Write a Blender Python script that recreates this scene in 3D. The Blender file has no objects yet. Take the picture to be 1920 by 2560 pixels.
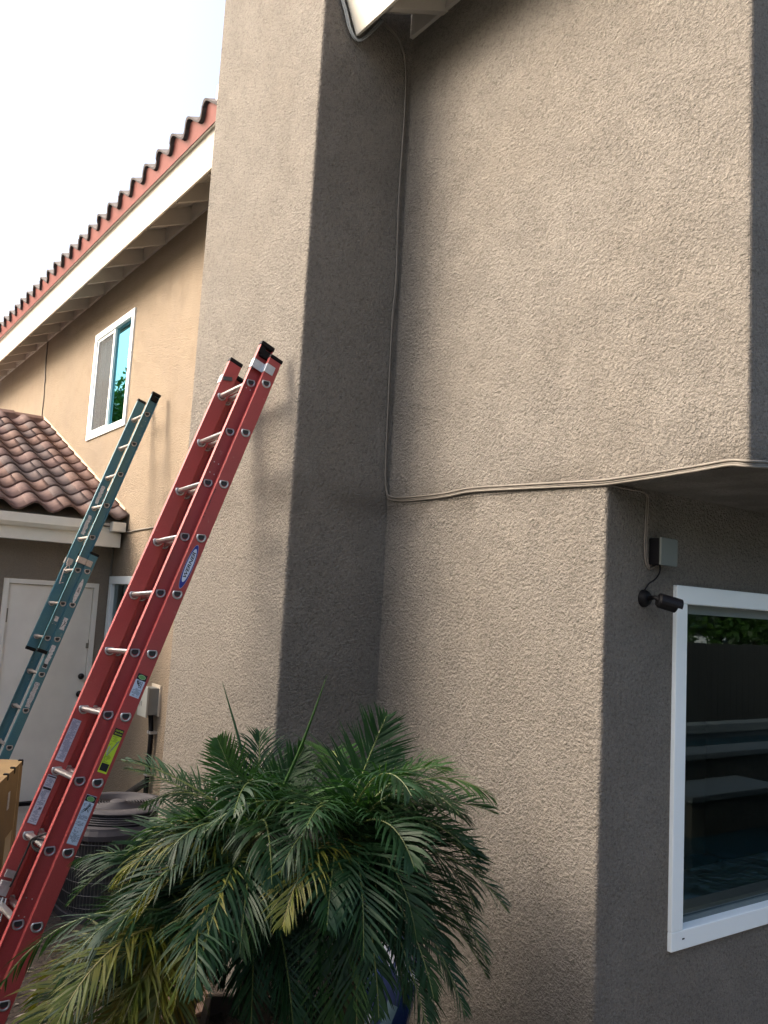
import bpy, bmesh, math, random
from mathutils import Vector, Matrix
random.seed(7)
S = bpy.context.scene
C = S.collection
R = math.radians
# ------------------------------------------------------------------ camera
a_, b_, c_ = 0.95208, 0.11452, 0.05591
fw = Vector((-math.sin(a_)*math.cos(b_), math.cos(a_)*math.cos(b_), math.sin(b_)))
rt = Vector((math.cos(a_), math.sin(a_), 0)); up = rt.cross(fw)
r2 = rt*math.cos(c_) + up*math.sin(c_); u2 = -rt*math.sin(c_) + up*math.cos(c_)
cam = bpy.data.objects.new('camera', bpy.data.cameras.new('camera')); C.objects.link(cam)
cam.matrix_world = Matrix(((r2.x, u2.x, -fw.x, 0), (r2.y, u2.y, -fw.y, 0), (r2.z, u2.z, -fw.z, 2.0), (0, 0, 0, 1)))
cam.data.sensor_fit = 'HORIZONTAL'; cam.data.sensor_width = 36; cam.data.lens = 2145/1920*36
cam.data.clip_end = 2000; cam.data.clip_start = .02
S.camera = cam
# ------------------------------------------------------------------ light
SUN_EL, SUN_DIR = 36, Vector((-.54, -.84, 0)).normalized()
w = bpy.data.worlds.new('World'); S.world = w; w.use_nodes = True
nt = w.node_tree; nt.nodes.clear()
sky = nt.nodes.new('ShaderNodeTexSky'); sky.sky_type = 'NISHITA'; sky.sun_disc = False
sky.sun_elevation = R(SUN_EL); sky.sun_rotation = math.atan2(SUN_DIR.x, SUN_DIR.y)
sky.dust_density = 9; sky.air_density = 1.0; sky.ozone_density = 1.0
bg = nt.nodes.new('ShaderNodeBackground'); bg.inputs[1].default_value = .15
wo = nt.nodes.new('ShaderNodeOutputWorld')
nt.links.new(sky.outputs[0], bg.inputs[0]); nt.links.new(bg.outputs[0], wo.inputs[0])
sl = bpy.data.lights.new('sun', 'SUN'); sl.energy = .95; sl.angle = R(33); sl.color = (1, .90, .81)
so = bpy.data.objects.new('sun', sl); C.objects.link(so)
sd = Vector((SUN_DIR.x*math.cos(R(SUN_EL)), SUN_DIR.y*math.cos(R(SUN_EL)), math.sin(R(SUN_EL))))
so.rotation_euler = (-sd).to_track_quat('-Z', 'Y').to_euler()
S.view_settings.view_transform = 'Standard'; S.view_settings.look = 'None'
S.view_settings.exposure = 1.8; S.view_settings.gamma = 1
S.view_settings.use_curve_mapping = False
S.cycles.use_denoising = True
S.cycles.max_bounces = 8; S.cycles.transparent_max_bounces = 12

# ------------------------------------------------------------------ materials
def mat(name, col, rough=.6, metal=0, spec=.5, noise=None, bump=None, var=None, coat=0, coord='Object', wall=0):
    """noise=(scale, amount) brightness mottling; var=(scale, colour, amount) second colour; bump=list of (kind, scale, dist, strength)"""
    m = bpy.data.materials.new(name); m.use_nodes = True
    t = m.node_tree; n = t.nodes; l = t.links
    b = n['Principled BSDF']
    b.inputs['Roughness'].default_value = rough; b.inputs['Metallic'].default_value = metal
    b.inputs['Specular IOR Level'].default_value = spec
    if coat: b.inputs['Coat Weight'].default_value = coat
    tc = n.new('ShaderNodeTexCoord'); out = None
    rgb = n.new('ShaderNodeRGB'); rgb.outputs[0].default_value = (*col, 1); cur = rgb.outputs[0]
    for v in (var or []):
        nz = n.new('ShaderNodeTexNoise'); nz.inputs['Scale'].default_value = v[0]; nz.inputs['Detail'].default_value = 5
        nz.inputs['Roughness'].default_value = .6
        l.new(tc.outputs[coord], nz.inputs['Vector'])
        mr = n.new('ShaderNodeMapRange'); mr.inputs[1].default_value = v[3] if len(v) > 3 else .42; mr.inputs[2].default_value = v[4] if len(v) > 4 else .68
        mr.inputs[4].default_value = v[2]
        l.new(nz.outputs[0], mr.inputs[0])
        mx = n.new('ShaderNodeMix'); mx.data_type = 'RGBA'
        l.new(mr.outputs[0], mx.inputs[0]); l.new(cur, mx.inputs[6]); mx.inputs[7].default_value = (*v[1], 1)
        cur = mx.outputs[2]
    if noise:
        nz = n.new('ShaderNodeTexNoise'); nz.inputs['Scale'].default_value = noise[0]; nz.inputs['Detail'].default_value = 4
        l.new(tc.outputs[coord], nz.inputs['Vector'])
        mr = n.new('ShaderNodeMapRange'); mr.inputs[1].default_value = .3; mr.inputs[2].default_value = .7
        mr.inputs[3].default_value = 1-noise[1]; mr.inputs[4].default_value = 1+noise[1]
        l.new(nz.outputs[0], mr.inputs[0])
        mm = n.new('ShaderNodeVectorMath'); mm.operation = 'SCALE'
        l.new(cur, mm.inputs[0]); l.new(mr.outputs[0], mm.inputs['Scale']); cur = mm.outputs[0]
    if wall:   # faded vertical runs of dirt, plus grime along the storey seam
        mp = n.new('ShaderNodeMapping'); mp.inputs['Scale'].default_value = (5, 5, .9); l.new(tc.outputs[coord], mp.inputs[0])
        nz = n.new('ShaderNodeTexNoise'); nz.inputs['Scale'].default_value = 1; nz.inputs['Detail'].default_value = 2; l.new(mp.outputs[0], nz.inputs['Vector'])
        mr = n.new('ShaderNodeMapRange'); mr.inputs[1].default_value = .48; mr.inputs[2].default_value = .75; mr.inputs[4].default_value = .13 if wall == 1 else .0; l.new(nz.outputs[0], mr.inputs[0])
        sx = n.new('ShaderNodeSeparateXYZ'); l.new(tc.outputs[coord], sx.inputs[0])
        sb = n.new('ShaderNodeMath'); sb.operation = 'SUBTRACT'; sb.inputs[1].default_value = 2.585; l.new(sx.outputs[2], sb.inputs[0])
        ab = n.new('ShaderNodeMath'); ab.operation = 'ABSOLUTE'; l.new(sb.outputs[0], ab.inputs[0])
        m2 = n.new('ShaderNodeMapRange'); m2.inputs[1].default_value = 0; m2.inputs[2].default_value = .13; m2.inputs[3].default_value = .9; m2.inputs[4].default_value = 0; l.new(ab.outputs[0], m2.inputs[0])
        n3 = n.new('ShaderNodeTexNoise'); n3.inputs['Scale'].default_value = 4; n3.inputs['Detail'].default_value = 5; l.new(tc.outputs[coord], n3.inputs['Vector'])
        m3 = n.new('ShaderNodeMapRange'); m3.inputs[1].default_value = .38; m3.inputs[2].default_value = .6; l.new(n3.outputs[0], m3.inputs[0])
        pr = n.new('ShaderNodeMath'); pr.operation = 'MULTIPLY'; l.new(m2.outputs[0], pr.inputs[0]); l.new(m3.outputs[0], pr.inputs[1])
        mm2 = n.new('ShaderNodeMath'); mm2.operation = 'MAXIMUM'; l.new(pr.outputs[0], mm2.inputs[0]); l.new(mr.outputs[0], mm2.inputs[1])
        mx = n.new('ShaderNodeMix'); mx.data_type = 'RGBA'; l.new(mm2.outputs[0], mx.inputs[0]); l.new(cur, mx.inputs[6]); mx.inputs[7].default_value = (col[0]*.62, col[1]*.60, col[2]*.58, 1)
        cur = mx.outputs[2]
    l.new(cur, b.inputs['Base Color'])
    prev = None
    for bb in (bump or []):
        nz = n.new('ShaderNodeTexNoise'); nz.inputs['Scale'].default_value = bb[0]; nz.inputs['Detail'].default_value = bb[3] if len(bb) > 3 else 3
        nz.inputs['Distortion'].default_value = bb[4] if len(bb) > 4 else 0
        l.new(tc.outputs[coord], nz.inputs['Vector'])
        src = nz.outputs[0]
        if len(bb) > 5:
            mr = n.new('ShaderNodeMapRange'); mr.interpolation_type = 'SMOOTHSTEP'
            mr.inputs[1].default_value = bb[5]; mr.inputs[2].default_value = bb[6]
            l.new(src, mr.inputs[0]); src = mr.outputs[0]
        bn = n.new('ShaderNodeBump'); bn.inputs['Distance'].default_value = bb[1]; bn.inputs['Strength'].default_value = bb[2]
        l.new(src, bn.inputs['Height'])
        if prev: l.new(prev, bn.inputs['Normal'])
        prev = bn.outputs[0]
    if wall:   # dashed stucco: gritty grain, broken by smoother trowelled patches and scattered flat-topped lumps
        def nz_(sc, det, ro=.5, di=0):
            q = n.new('ShaderNodeTexNoise'); q.inputs['Scale'].default_value = sc; q.inputs['Detail'].default_value = det
            q.inputs['Roughness'].default_value = ro; q.inputs['Distortion'].default_value = di; l.new(tc.outputs[coord], q.inputs['Vector']); return q.outputs[0]
        def rng(x, a, b2, c, d):
            q = n.new('ShaderNodeMapRange'); q.inputs[1].default_value = a; q.inputs[2].default_value = b2; q.inputs[3].default_value = c; q.inputs[4].default_value = d; l.new(x, q.inputs[0]); return q.outputs[0]
        def mth(op, x, y):
            q = n.new('ShaderNodeMath'); q.operation = op
            for i_, z_ in enumerate((x, y)):
                if isinstance(z_, (int, float)): q.inputs[i_].default_value = z_
                else: l.new(z_, q.inputs[i_])
            return q.outputs[0]
        grain = mth('SUBTRACT', nz_(60, 5, .68), .5)
        lumps = rng(nz_(66, 3, .6, .1), .48, .58, -.5, .5)
        vo = n.new('ShaderNodeTexVoronoi'); vo.inputs['Scale'].default_value = 90; vo.inputs['Randomness'].default_value = 1; l.new(tc.outputs[coord], vo.inputs['Vector'])
        pits = rng(vo.outputs['Distance'], .1, .7, -.5, .5)
        mask = rng(nz_(5, 4, .6), .36, .62, .68, 1.0)
        h = mth('ADD', mth('MULTIPLY', grain, 1.5), mth('ADD', mth('MULTIPLY', lumps, .30), mth('MULTIPLY', pits, -.22)))
        h = mth('MULTIPLY', h, mask)
        bn = n.new('ShaderNodeBump'); bn.inputs['Distance'].default_value = .020; bn.inputs['Strength'].default_value = wall
        l.new(h, bn.inputs['Height'])
        if prev: l.new(prev, bn.inputs['Normal'])
        prev = bn.outputs[0]
    if prev: l.new(prev, b.inputs['Normal'])
    return m

ST = (.236, .217, .190)
stucco = mat('stucco_coarse', ST, .9, spec=.2, noise=(150, .16),
             var=[(1.3, (.228, .204, .172), .6), (7, (.206, .190, .167), .4, .45, .7), (16, (.246, .228, .202), .35, .52, .75), (58, (.150, .136, .117), .8, .50, .66)],
             bump=[(5, .006, .3, 3)], wall=1.0)
stucco_b = mat('stucco_fine', (.275, .220, .160), .9, spec=.2, noise=(120, .13),  # finer stucco; its orange base also carries the warmer light on this wall
               var=[(1.1, (.245, .198, .150), .8), (6, (.235, .18, .125), .5, .5, .7)],
               bump=[(8, .014, .5, 3)], wall=.75)
stucco_c = mat('stucco_smooth', (.25, .215, .175), .9, spec=.2, noise=(60, .05), bump=[(8, .014, .5, 3)], wall=.6)  # smooth tan stucco in its own even colour, for the garage wall
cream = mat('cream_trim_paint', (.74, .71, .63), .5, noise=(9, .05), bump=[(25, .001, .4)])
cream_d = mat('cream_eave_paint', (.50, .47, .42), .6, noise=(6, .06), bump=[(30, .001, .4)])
redpaint = mat('red_closure_paint', (.23, .068, .058), .6, noise=(12, .08))
white = mat('white_vinyl', (.80, .86, .87), .35, noise=(3, .02))
doorp = mat('door_paint', (.76, .74, .68), .45, noise=(5, .05), bump=[(60, .0005, .4)])
tile_m = mat('concrete_tile', (.125, .072, .064), .8, noise=(14, .18), var=[(3.3, (.19, .108, .085), .85), (2.1, (.07, .052, .054), .7)],
             bump=[(90, .002, .6)], coord='Object')
tile_m2 = mat('concrete_tile_grey', (.105, .074, .070), .8, noise=(14, .18), var=[(4, (.155, .105, .09), .8), (2.4, (.062, .05, .053), .7)], bump=[(90, .002, .6)])
tile_m3 = mat('concrete_tile_warm', (.155, .085, .066), .8, noise=(14, .16), var=[(4, (.22, .135, .10), .6), (2.4, (.08, .056, .054), .6)], bump=[(90, .002, .6)])
black = mat('black_plastic', (.003, .003, .004), .6, spec=.2)
blackm = mat('black_metal', (.015, .014, .014), .3, metal=.4)
conc = mat('concrete', (.30, .28, .25), .85, noise=(6, .12), bump=[(40, .003, .6, 4)])
soil = mat('soil', (.030, .022, .016), .95, noise=(20, .4), var=[(35, (.07, .05, .035), .6)], bump=[(30, .03, 1, 5)])
frp_red = mat('red_fibreglass', (.33, .045, .044), .5, noise=(260, .12), var=[(3, (.27, .06, .052), .5), (22, (.36, .17, .15), .45, .66, .74)], bump=[(300, .0004, .5)])
frp_blue = mat('blue_fibreglass', (.035, .125, .165), .5, noise=(200, .12), var=[(4, (.06, .16, .17), .7), (26, (.22, .27, .26), .5, .64, .72)], bump=[(260, .0004, .5)])
alu = mat('aluminium', (.66, .65, .63), .28, metal=.9, noise=(40, .06))
alu_d = mat('dull_aluminium', (.42, .43, .44), .45, metal=.75, noise=(60, .12))
steel = mat('zinc_plate', (.45, .48, .52), .4, metal=.6, noise=(30, .10))
holeblack = mat('ferrule_inside', (.02, .022, .024), .6)
rust_al = mat('weathered_aluminium', (.40, .36, .33), .55, metal=.5, noise=(60, .15))
label_w = mat('label_white', (.48, .56, .68), .5)
label_g = mat('label_worn_silver', (.45, .45, .46), .5, noise=(90, .3))
label_bk = mat('label_black', (.01, .011, .014), .5)
ink = mat('ink_grey_blue', (.12, .15, .22), .6)
label_y = mat('label_yellow_green', (.46, .60, .03), .5)
label_gr = mat('label_green', (.12, .30, .10), .5)
label_gl = mat('label_pale_green', (.45, .62, .36), .5)
label_bl = mat('label_blue', (.01, .025, .22), .45)
cable_m = mat('painted_cable', (.135, .120, .100), .6, noise=(30, .1))
cable_g = mat('grey_cable', (.30, .32, .33), .5)
acg = mat('ac_grey_plastic', (.034, .032, .038), .75, noise=(8, .06))
coil = mat('ac_coil', (.02, .022, .026), .6)
wire_m = mat('ac_wire', (.05, .05, .05), .5)
boxg = mat('grey_steel_box', (.30, .31, .29), .5, noise=(8, .05))
boxd = mat('dark_steel_box', (.16, .17, .165), .5, noise=(8, .05))
card = mat('cardboard', (.22, .145, .07), .85, noise=(5, .10), var=[(2.2, (.25, .16, .045), .5)], bump=[(14, .003, .4)])
card_yellow = mat('yellow_patch', (.40, .25, .045), .35)
wood_d = mat('weathered_planter_wood', (.085, .06, .045), .8, noise=(20, .2), bump=[(30, .002, .6)])
trunkm = mat('palm_trunk', (.07, .05, .032), .95, noise=(20, .3), bump=[(30, .012, 1, 4)])
bagb = mat('bag_blue', (.006, .020, .085), .3, noise=(8, .2))
bagw = mat('bag_white', (.30, .34, .42), .35)
bagg = mat('bag_pale_blue', (.10, .18, .24), .35)
paver = mat('paver', (.20, .13, .095), .9, noise=(15, .2), bump=[(40, .004, .7)])
drym = mat('dry_leaf', (.16, .13, .09), .8, noise=(20, .2))
fence_m = mat('dark_fence', (.03, .026, .022), .8, noise=(10, .2))
water = mat('pool_water', (.012, .045, .06), .03, spec=.6, bump=[(5, .05, .6, 3)])
copm = mat('pool_coping', (.15, .155, .15), .8, noise=(8, .1))
stone = mat('pool_stone', (.10, .085, .065), .9, noise=(6, .4), bump=[(10, .03, 1)])
roomm = mat('dark_room', (.10, .15, .16), .9)
curtain = mat('dark_curtain', (.035, .04, .045), .9)
hinge = mat('hinge_metal', (.25, .23, .19), .5, metal=.6)

def leafmat(name, c1, c2, rough=.5):
    m = mat(name, c1, rough, spec=.3, var=[(9, c2, .9)])
    b = m.node_tree.nodes['Principled BSDF']
    b.inputs['Transmission Weight'].default_value = 0
    t = m.node_tree; tr = t.nodes.new('ShaderNodeBsdfTranslucent'); tr.inputs[0].default_value = (c2[0]*1.3, c2[1]*1.5, c2[2]*.7, 1)
    ms = t.nodes.new('ShaderNodeMixShader'); ms.inputs[0].default_value = .22
    t.links.new(b.outputs[0], ms.inputs[1]); t.links.new(tr.outputs[0], ms.inputs[2])
    t.links.new(ms.outputs[0], t.nodes['Material Output'].inputs[0])
    return m
leafA = leafmat('frond_deep_green', (.008, .030, .010), (.014, .046, .014))
leafB = leafmat('frond_blue_green', (.008, .034, .011), (.018, .055, .018))
leafC = leafmat('frond_bright_green', (.016, .052, .010), (.028, .074, .014))
leafD = leafmat('frond_yellow_green', (.060, .085, .010), (.12, .105, .012))
leafE = leafmat('frond_yellow', (.18, .12, .014), (.09, .085, .012))
leafT = leafmat('tree_leaf', (.04, .095, .015), (.09, .17, .025))
leafH = leafmat('hedge_leaf', (.03, .07, .015), (.06, .11, .02), .25)

def glass_mat(name, ior=1.6, tint=(.02, .03, .035), trans=.75, refl=(.92, .97, 1)):
    m = bpy.data.materials.new(name); m.use_nodes = True
    t = m.node_tree; t.nodes.clear(); n = t.nodes.new
    fr = n('ShaderNodeFresnel'); fr.inputs[0].default_value = ior
    gl = n('ShaderNodeBsdfGlossy'); gl.inputs['Roughness'].default_value = .005; gl.inputs[0].default_value = (*refl, 1)
    tp = n('ShaderNodeBsdfTransparent'); tp.inputs[0].default_value = (trans, trans*1.04, trans, 1)
    mx = n('ShaderNodeMixShader'); o = n('ShaderNodeOutputMaterial')
    t.links.new(fr.outputs[0], mx.inputs[0]); t.links.new(tp.outputs[0], mx.inputs[1]); t.links.new(gl.outputs[0], mx.inputs[2])
    t.links.new(mx.outputs[0], o.inputs[0]); return m
glass = glass_mat('window_glass', 1.75, refl=(.75, .95, 1))
glass_up = glass_mat('upper_window_glass', 1.5, trans=.5, refl=(.14, .38, .46))
screen_m = mat('insect_screen', (.05, .055, .06), .7)
_t = screen_m.node_tree; _tp = _t.nodes.new('ShaderNodeBsdfTransparent'); _ms = _t.nodes.new('ShaderNodeMixShader'); _ms.inputs[0].default_value = .62
_t.links.new(_tp.outputs[0], _ms.inputs[1]); _t.links.new(_t.nodes['Principled BSDF'].outputs[0], _ms.inputs[2]); _t.links.new(_ms.outputs[0], _t.nodes['Material Output'].inputs[0])

# ------------------------------------------------------------------ mesh helpers
X, Y, Z = Vector((1, 0, 0)), Vector((0, 1, 0)), Vector((0, 0, 1))
class MB:
    def __init__(s): s.v = []; s.f = []; s.m = []
    def add(s, vs, fs, mi=0):
        o = len(s.v); s.v += [tuple(v) for v in vs]; s.f += [tuple(i+o for i in f) for f in fs]; s.m += [mi]*len(fs); return s
    def box(s, c, size, ax=(X, Y, Z), mi=0):
        c = Vector(c); h = [ax[i]*(size[i]/2) for i in range(3)]
        vs = [c + h[0]*i + h[1]*j + h[2]*k for k in (-1, 1) for j in (-1, 1) for i in (-1, 1)]
        return s.add(vs, [(0, 2, 3, 1), (4, 5, 7, 6), (0, 1, 5, 4), (2, 6, 7, 3), (0, 4, 6, 2), (1, 3, 7, 5)], mi)
    def bx(s, x0, x1, y0, y1, z0, z1, mi=0):
        return s.box(((x0+x1)/2, (y0+y1)/2, (z0+z1)/2), (x1-x0, y1-y0, z1-z0), mi=mi)
    def prism(s, poly, o, u, v, n, L, mi=0, cap=True):
        """poly in (u,v) plane at origin o extruded along n by L"""
        o = Vector(o); k = len(poly)
        a = [o + u*p[0] + v*p[1] for p in poly]; b = [q + n*L for q in a]
        fs = [(i, (i+1) % k, k+(i+1) % k, k+i) for i in range(k)]
        if cap: fs += [tuple(range(k))[::-1], tuple(range(k, 2*k))]
        return s.add(a+b, fs, mi)
    def tube(s, pts, r, n=6, mi=0, cap=True):
        pts = [Vector(p) for p in pts]; rings = []; ref = None
        rr = r if isinstance(r, (list, tuple)) else [r]*len(pts)
        for i, p in enumerate(pts):
            t = (pts[min(i+1, len(pts)-1)] - pts[max(i-1, 0)]).normalized()
            if ref is None: ref = t.cross(Z if abs(t.z) < .9 else X).normalized()
            ref = (ref - t*ref.dot(t)).normalized(); w_ = t.cross(ref)
            rings.append([p + (ref*math.cos(2*math.pi*k/n) + w_*math.sin(2*math.pi*k/n))*rr[i] for k in range(n)])
        vs = [q for g in rings for q in g]; fs = []
        for i in range(len(pts)-1):
            for k in range(n):
                fs.append((i*n+k, i*n+(k+1) % n, (i+1)*n+(k+1) % n, (i+1)*n+k))
        if cap: fs += [tuple(range(n))[::-1], tuple(range((len(pts)-1)*n, len(pts)*n))]
        return s.add(vs, fs, mi)
    def lathe(s, prof, c, ax=(X, Y, Z), n=32, mi=0, close=False):
        c = Vector(c); vs = []
        for r, h in prof:
            for k in range(n):
                t = 2*math.pi*k/n
                vs.append(c + ax[0]*(r*math.cos(t)) + ax[1]*(r*math.sin(t)) + ax[2]*h)
        fs = []; m = len(prof)
        for i in range(m if close else m-1):
            j = (i+1) % m
            for k in range(n): fs.append((i*n+k, i*n+(k+1) % n, j*n+(k+1) % n, j*n+k))
        return s.add(vs, fs, mi)
    def build(s, name, mats, parent=None, smooth=False, bevel=0, auto=None):
        me = bpy.data.meshes.new(name); me.from_pydata(s.v, [], s.f)
        if not isinstance(mats, (list, tuple)): mats = [mats]
        for q in mats: me.materials.append(q)
        me.polygons.foreach_set('material_index', s.m)
        if smooth: me.polygons.foreach_set('use_smooth', [True]*len(s.f))
        me.validate(); me.update()
        bm = bmesh.new(); bm.from_mesh(me); bmesh.ops.recalc_face_normals(bm, faces=bm.faces)
        if bevel:
            es = [e for e in bm.edges if len(e.link_faces) == 2 and e.calc_face_angle(0) > .6]
            bmesh.ops.bevel(bm, geom=es, offset=bevel, segments=2, profile=.5, affect='EDGES')
        bm.to_mesh(me); bm.free()
        o = bpy.data.objects.new(name, me); C.objects.link(o)
        if parent: o.parent = parent; o.matrix_parent_inverse = parent.matrix_world.inverted()
        return o
def tag(o, label=None, cat=None, group=None, kind=None):
    if label: o['label'] = label
    if cat: o['category'] = cat
    if group: o['group'] = group
    if kind: o['kind'] = kind
    return o
def thing(name, loc, label, cat, group=None):
    o = bpy.data.objects.new(name, None); C.objects.link(o); o.location = loc
    o.empty_display_size = .1
    o.matrix_world = Matrix.Translation(Vector(loc))
    return tag(o, label, cat, group)
def share(src, name, parent, mw):
    o = bpy.data.objects.new(name, src.data if hasattr(src, 'data') else src); C.objects.link(o)
    o.parent = parent
    if parent: o.matrix_parent_inverse = parent.matrix_world.inverted()
    o.matrix_basis = mw; return o
def smooth_curve(pts, n=6):
    pts = [Vector(p) for p in pts]; out = []
    for i in range(len(pts)-1):
        p0 = pts[max(i-1, 0)]; p1 = pts[i]; p2 = pts[i+1]; p3 = pts[min(i+2, len(pts)-1)]
        for k in range(n):
            t = k/n
            out.append(.5*((2*p1) + (p2-p0)*t + (2*p0-5*p1+4*p2-p3)*t*t + (3*p1-p0-3*p2+p3)*t**3))
    out.append(pts[-1]); return out

# ------------------------------------------------------------------ ground
g = MB(); g.bx(-200, 200, -200, 200, -.5, -.004); tag(g.build('ground', mat('pale_patio', (.36, .335, .30), .85, noise=(3, .1), bump=[(40, .002, .5)])), kind='structure')
g = MB(); g.bx(-5.9, -1.4, .45, 2.795, -.003, .004); g.bx(-8.5, -5.9, 1.15, 2.795, -.003, .001); tag(g.build('planting_bed', soil), kind='structure')
YW = 2.80     # main wall plane
XC0, XC1, YC = -5.35, -3.906, 2.18   # chimney
g = MB(); g.bx(-16, -5.9, -8, 1.149, 0, .02); g.bx(-8.58, -6.35, 1.15, YW-.001, 0, .02); tag(g.build('concrete_path', conc, bevel=.004), kind='structure')

# ------------------------------------------------------------------ house
house = thing('house', (-4, 3.5, 0), 'tan stucco two-storey house with chimney, cream eaves and white framed windows', 'house')
def holed(mb, u0, u1, z0, z1, holes, place):
    us = sorted({u0, u1, *[h[0] for h in holes], *[h[1] for h in holes]}); zs = sorted({z0, z1, *[h[2] for h in holes], *[h[3] for h in holes]})
    for i in range(len(us)-1):
        for j in range(len(zs)-1):
            uc = (us[i]+us[i+1])/2; zc = (zs[j]+zs[j+1])/2
            if any(h[0] < uc < h[1] and h[2] < zc < h[3] for h in holes): continue
            place(mb, us[i], us[i+1], zs[j], zs[j+1])
XL = -15.1
w1 = MB()
holed(w1, XL, -5.3, 0, 5.62, [(-9.80, -8.54, 3.74, 4.95), (-8.53, -7.4, 1.10, 2.16)], lambda m, a, b, c, d: m.add([(a, YW, c), (b, YW, c), (b, YW, d), (a, YW, d)], [(0, 1, 2, 3)]))
w1.add([(XL, YW, 0), (XL, 12, 0), (XL, 12, 5.6), (XL, YW, 5.6)], [(0, 1, 2, 3)])
wl = w1.build('wall', stucco_b, house); tag(wl, 'orange tan smoother stucco wall behind the ladders')
def rounded(poly, rads, seg=4):
    out = []
    k = len(poly)
    for i in range(k):
        p = Vector(poly[i]).to_3d(); a = Vector(poly[i-1]).to_3d(); b = Vector(poly[(i+1) % k]).to_3d(); r = rads[i]
        if r == 0: out.append((p.x, p.y)); continue
        d1 = (a-p).normalized(); d2 = (b-p).normalized()
        for s_ in range(seg+1):
            t = s_/seg; q = (p+d1*r)*(1-t)**2 + p*2*t*(1-t) + (p+d2*r)*t*t
            out.append((q.x, q.y))
    return out
pc = rounded([(XC0, YC), (XC1, YC), (XC1, YW+.06), (XC0, YW+.06)], [.02, .02, 0, 0])
ch = MB(); ch.prism(pc, (0, 0, 0), X, Y, Z, 7.6); tag(ch.build('chimney', stucco, house), 'tall projecting stucco chimney breast the red ladder leans on')
XU, XR = -1.706, -2.345
up_ = MB(); ZS = 2.585
pu = rounded([(XC1-.05, YW), (XU, YW), (XU, 9), (XC1-.05, 9)], [0, .02, 0, 0])
up_.prism(pu, (0, 0, ZS), X, Y, Z, 3.05); tag(up_.build('upper_wall', stucco, house), 'upper storey wall overhanging the ground floor')
lo = MB()
yl = YW+.003
lo.add([(XC1-.05, yl, 0), (XR-.02, yl, 0), (XR-.02, yl, ZS+.01), (XC1-.05, yl, ZS+.01)], [(0, 1, 2, 3)])
rc = rounded([(XR-.3, yl), (XR, yl), (XR, yl+.3)], [0, .02, 0]); rc = [q for q in rc if q[0] > XR-.0201 and q[1] < yl+.0201]
for i in range(len(rc)-1):
    a, b = rc[i], rc[i+1]; lo.add([(*a, 0), (*b, 0), (*b, ZS+.01), (*a, ZS+.01)], [(0, 1, 2, 3)])
holed(lo, yl+.02, 9, 0, ZS+.01, [(3.275, 5.30, .655, 2.17)], lambda m, a, b, c, d: m.add([(XR, a, c), (XR, b, c), (XR, b, d), (XR, a, d)], [(0, 1, 2, 3)]))
tag(lo.build('lower_wall', stucco, house), 'ground floor wall around the corner under the overhang')

# eaves / roof -------------------------------------------------------
SL = .42; sa = math.atan(SL); su = Vector((0, math.cos(sa), math.sin(sa))); sn = Vector((0, -math.sin(sa), math.cos(sa)))
YE, ZE = 2.407, 5.25      # lower edge of fascia
roof = MB()
def eave_sections(x0, x1):
    yield x0, x1
for (x0, x1) in ((-15.7, XC0), (XC1+.015, -1.0)):
    # deck, above the rafters
    o = Vector((0, YE, ZE))
    roof.box(Vector(((x0+x1)/2, 0, 0)) + o + sn*.155 + su*2.2, (x1-x0, 4.4, .02), (X, su, sn), mi=0)
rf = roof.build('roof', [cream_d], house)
for (x0, x1) in ((-15.7, XC0-.004), (XC1+.02, -1.0)):
    f = MB(); f.box(Vector(((x0+x1)/2, 0, 0)) + Vector((0, YE, ZE)) + sn*.110 - su*.012, (x1-x0, .024, .22), (X, su, sn))
    f.build('fascia', cream, rf, bevel=.003)
    c = MB(); c.box(Vector(((x0+x1)/2, 0, 0)) + Vector((0, YE, ZE)) + sn*.2255 - su*.02, (x1-x0, .05, .010), (X, su, sn)); c.build('drip_edge', cream_d, rf)
raf = None
rx = [-6.603-.61*i for i in range(-2, 15)] + [-3.6, -2.99, -2.38, -1.77]
for x in rx:
    if x > XC0-.05 and x < XC1: continue
    m = Matrix.Translation((x, 0, 0))
    if raf is None:
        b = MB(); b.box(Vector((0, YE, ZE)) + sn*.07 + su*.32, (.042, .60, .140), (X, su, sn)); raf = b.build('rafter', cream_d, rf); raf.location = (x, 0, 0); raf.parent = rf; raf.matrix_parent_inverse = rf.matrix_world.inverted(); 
    else: share(raf, 'rafter', rf, m)
    bk = MB()
# frieze blocks between rafters at the wall
for i, x in enumerate(rx):
    if x > XC0-.05 and x < XC1: continue
    b = MB(); b.box(Vector((x-.305, YW-.012, 5.495)), (.56, .022, .15)); b.build('blocking', cream_d, rf)
# soffit boards (three per bay, grooves between)
for (x0, x1) in ((-15.7, XC0), (XC1+.015, -1.0)):
    for k in range(3):
        b = MB(); b.box(Vector(((x0+x1)/2, YE, ZE)) + sn*.1435 + su*(.02+.14*k+.065), (x1-x0, .130, .004), (X, su, sn)); b.build('soffit_board', cream_d, rf)
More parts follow.
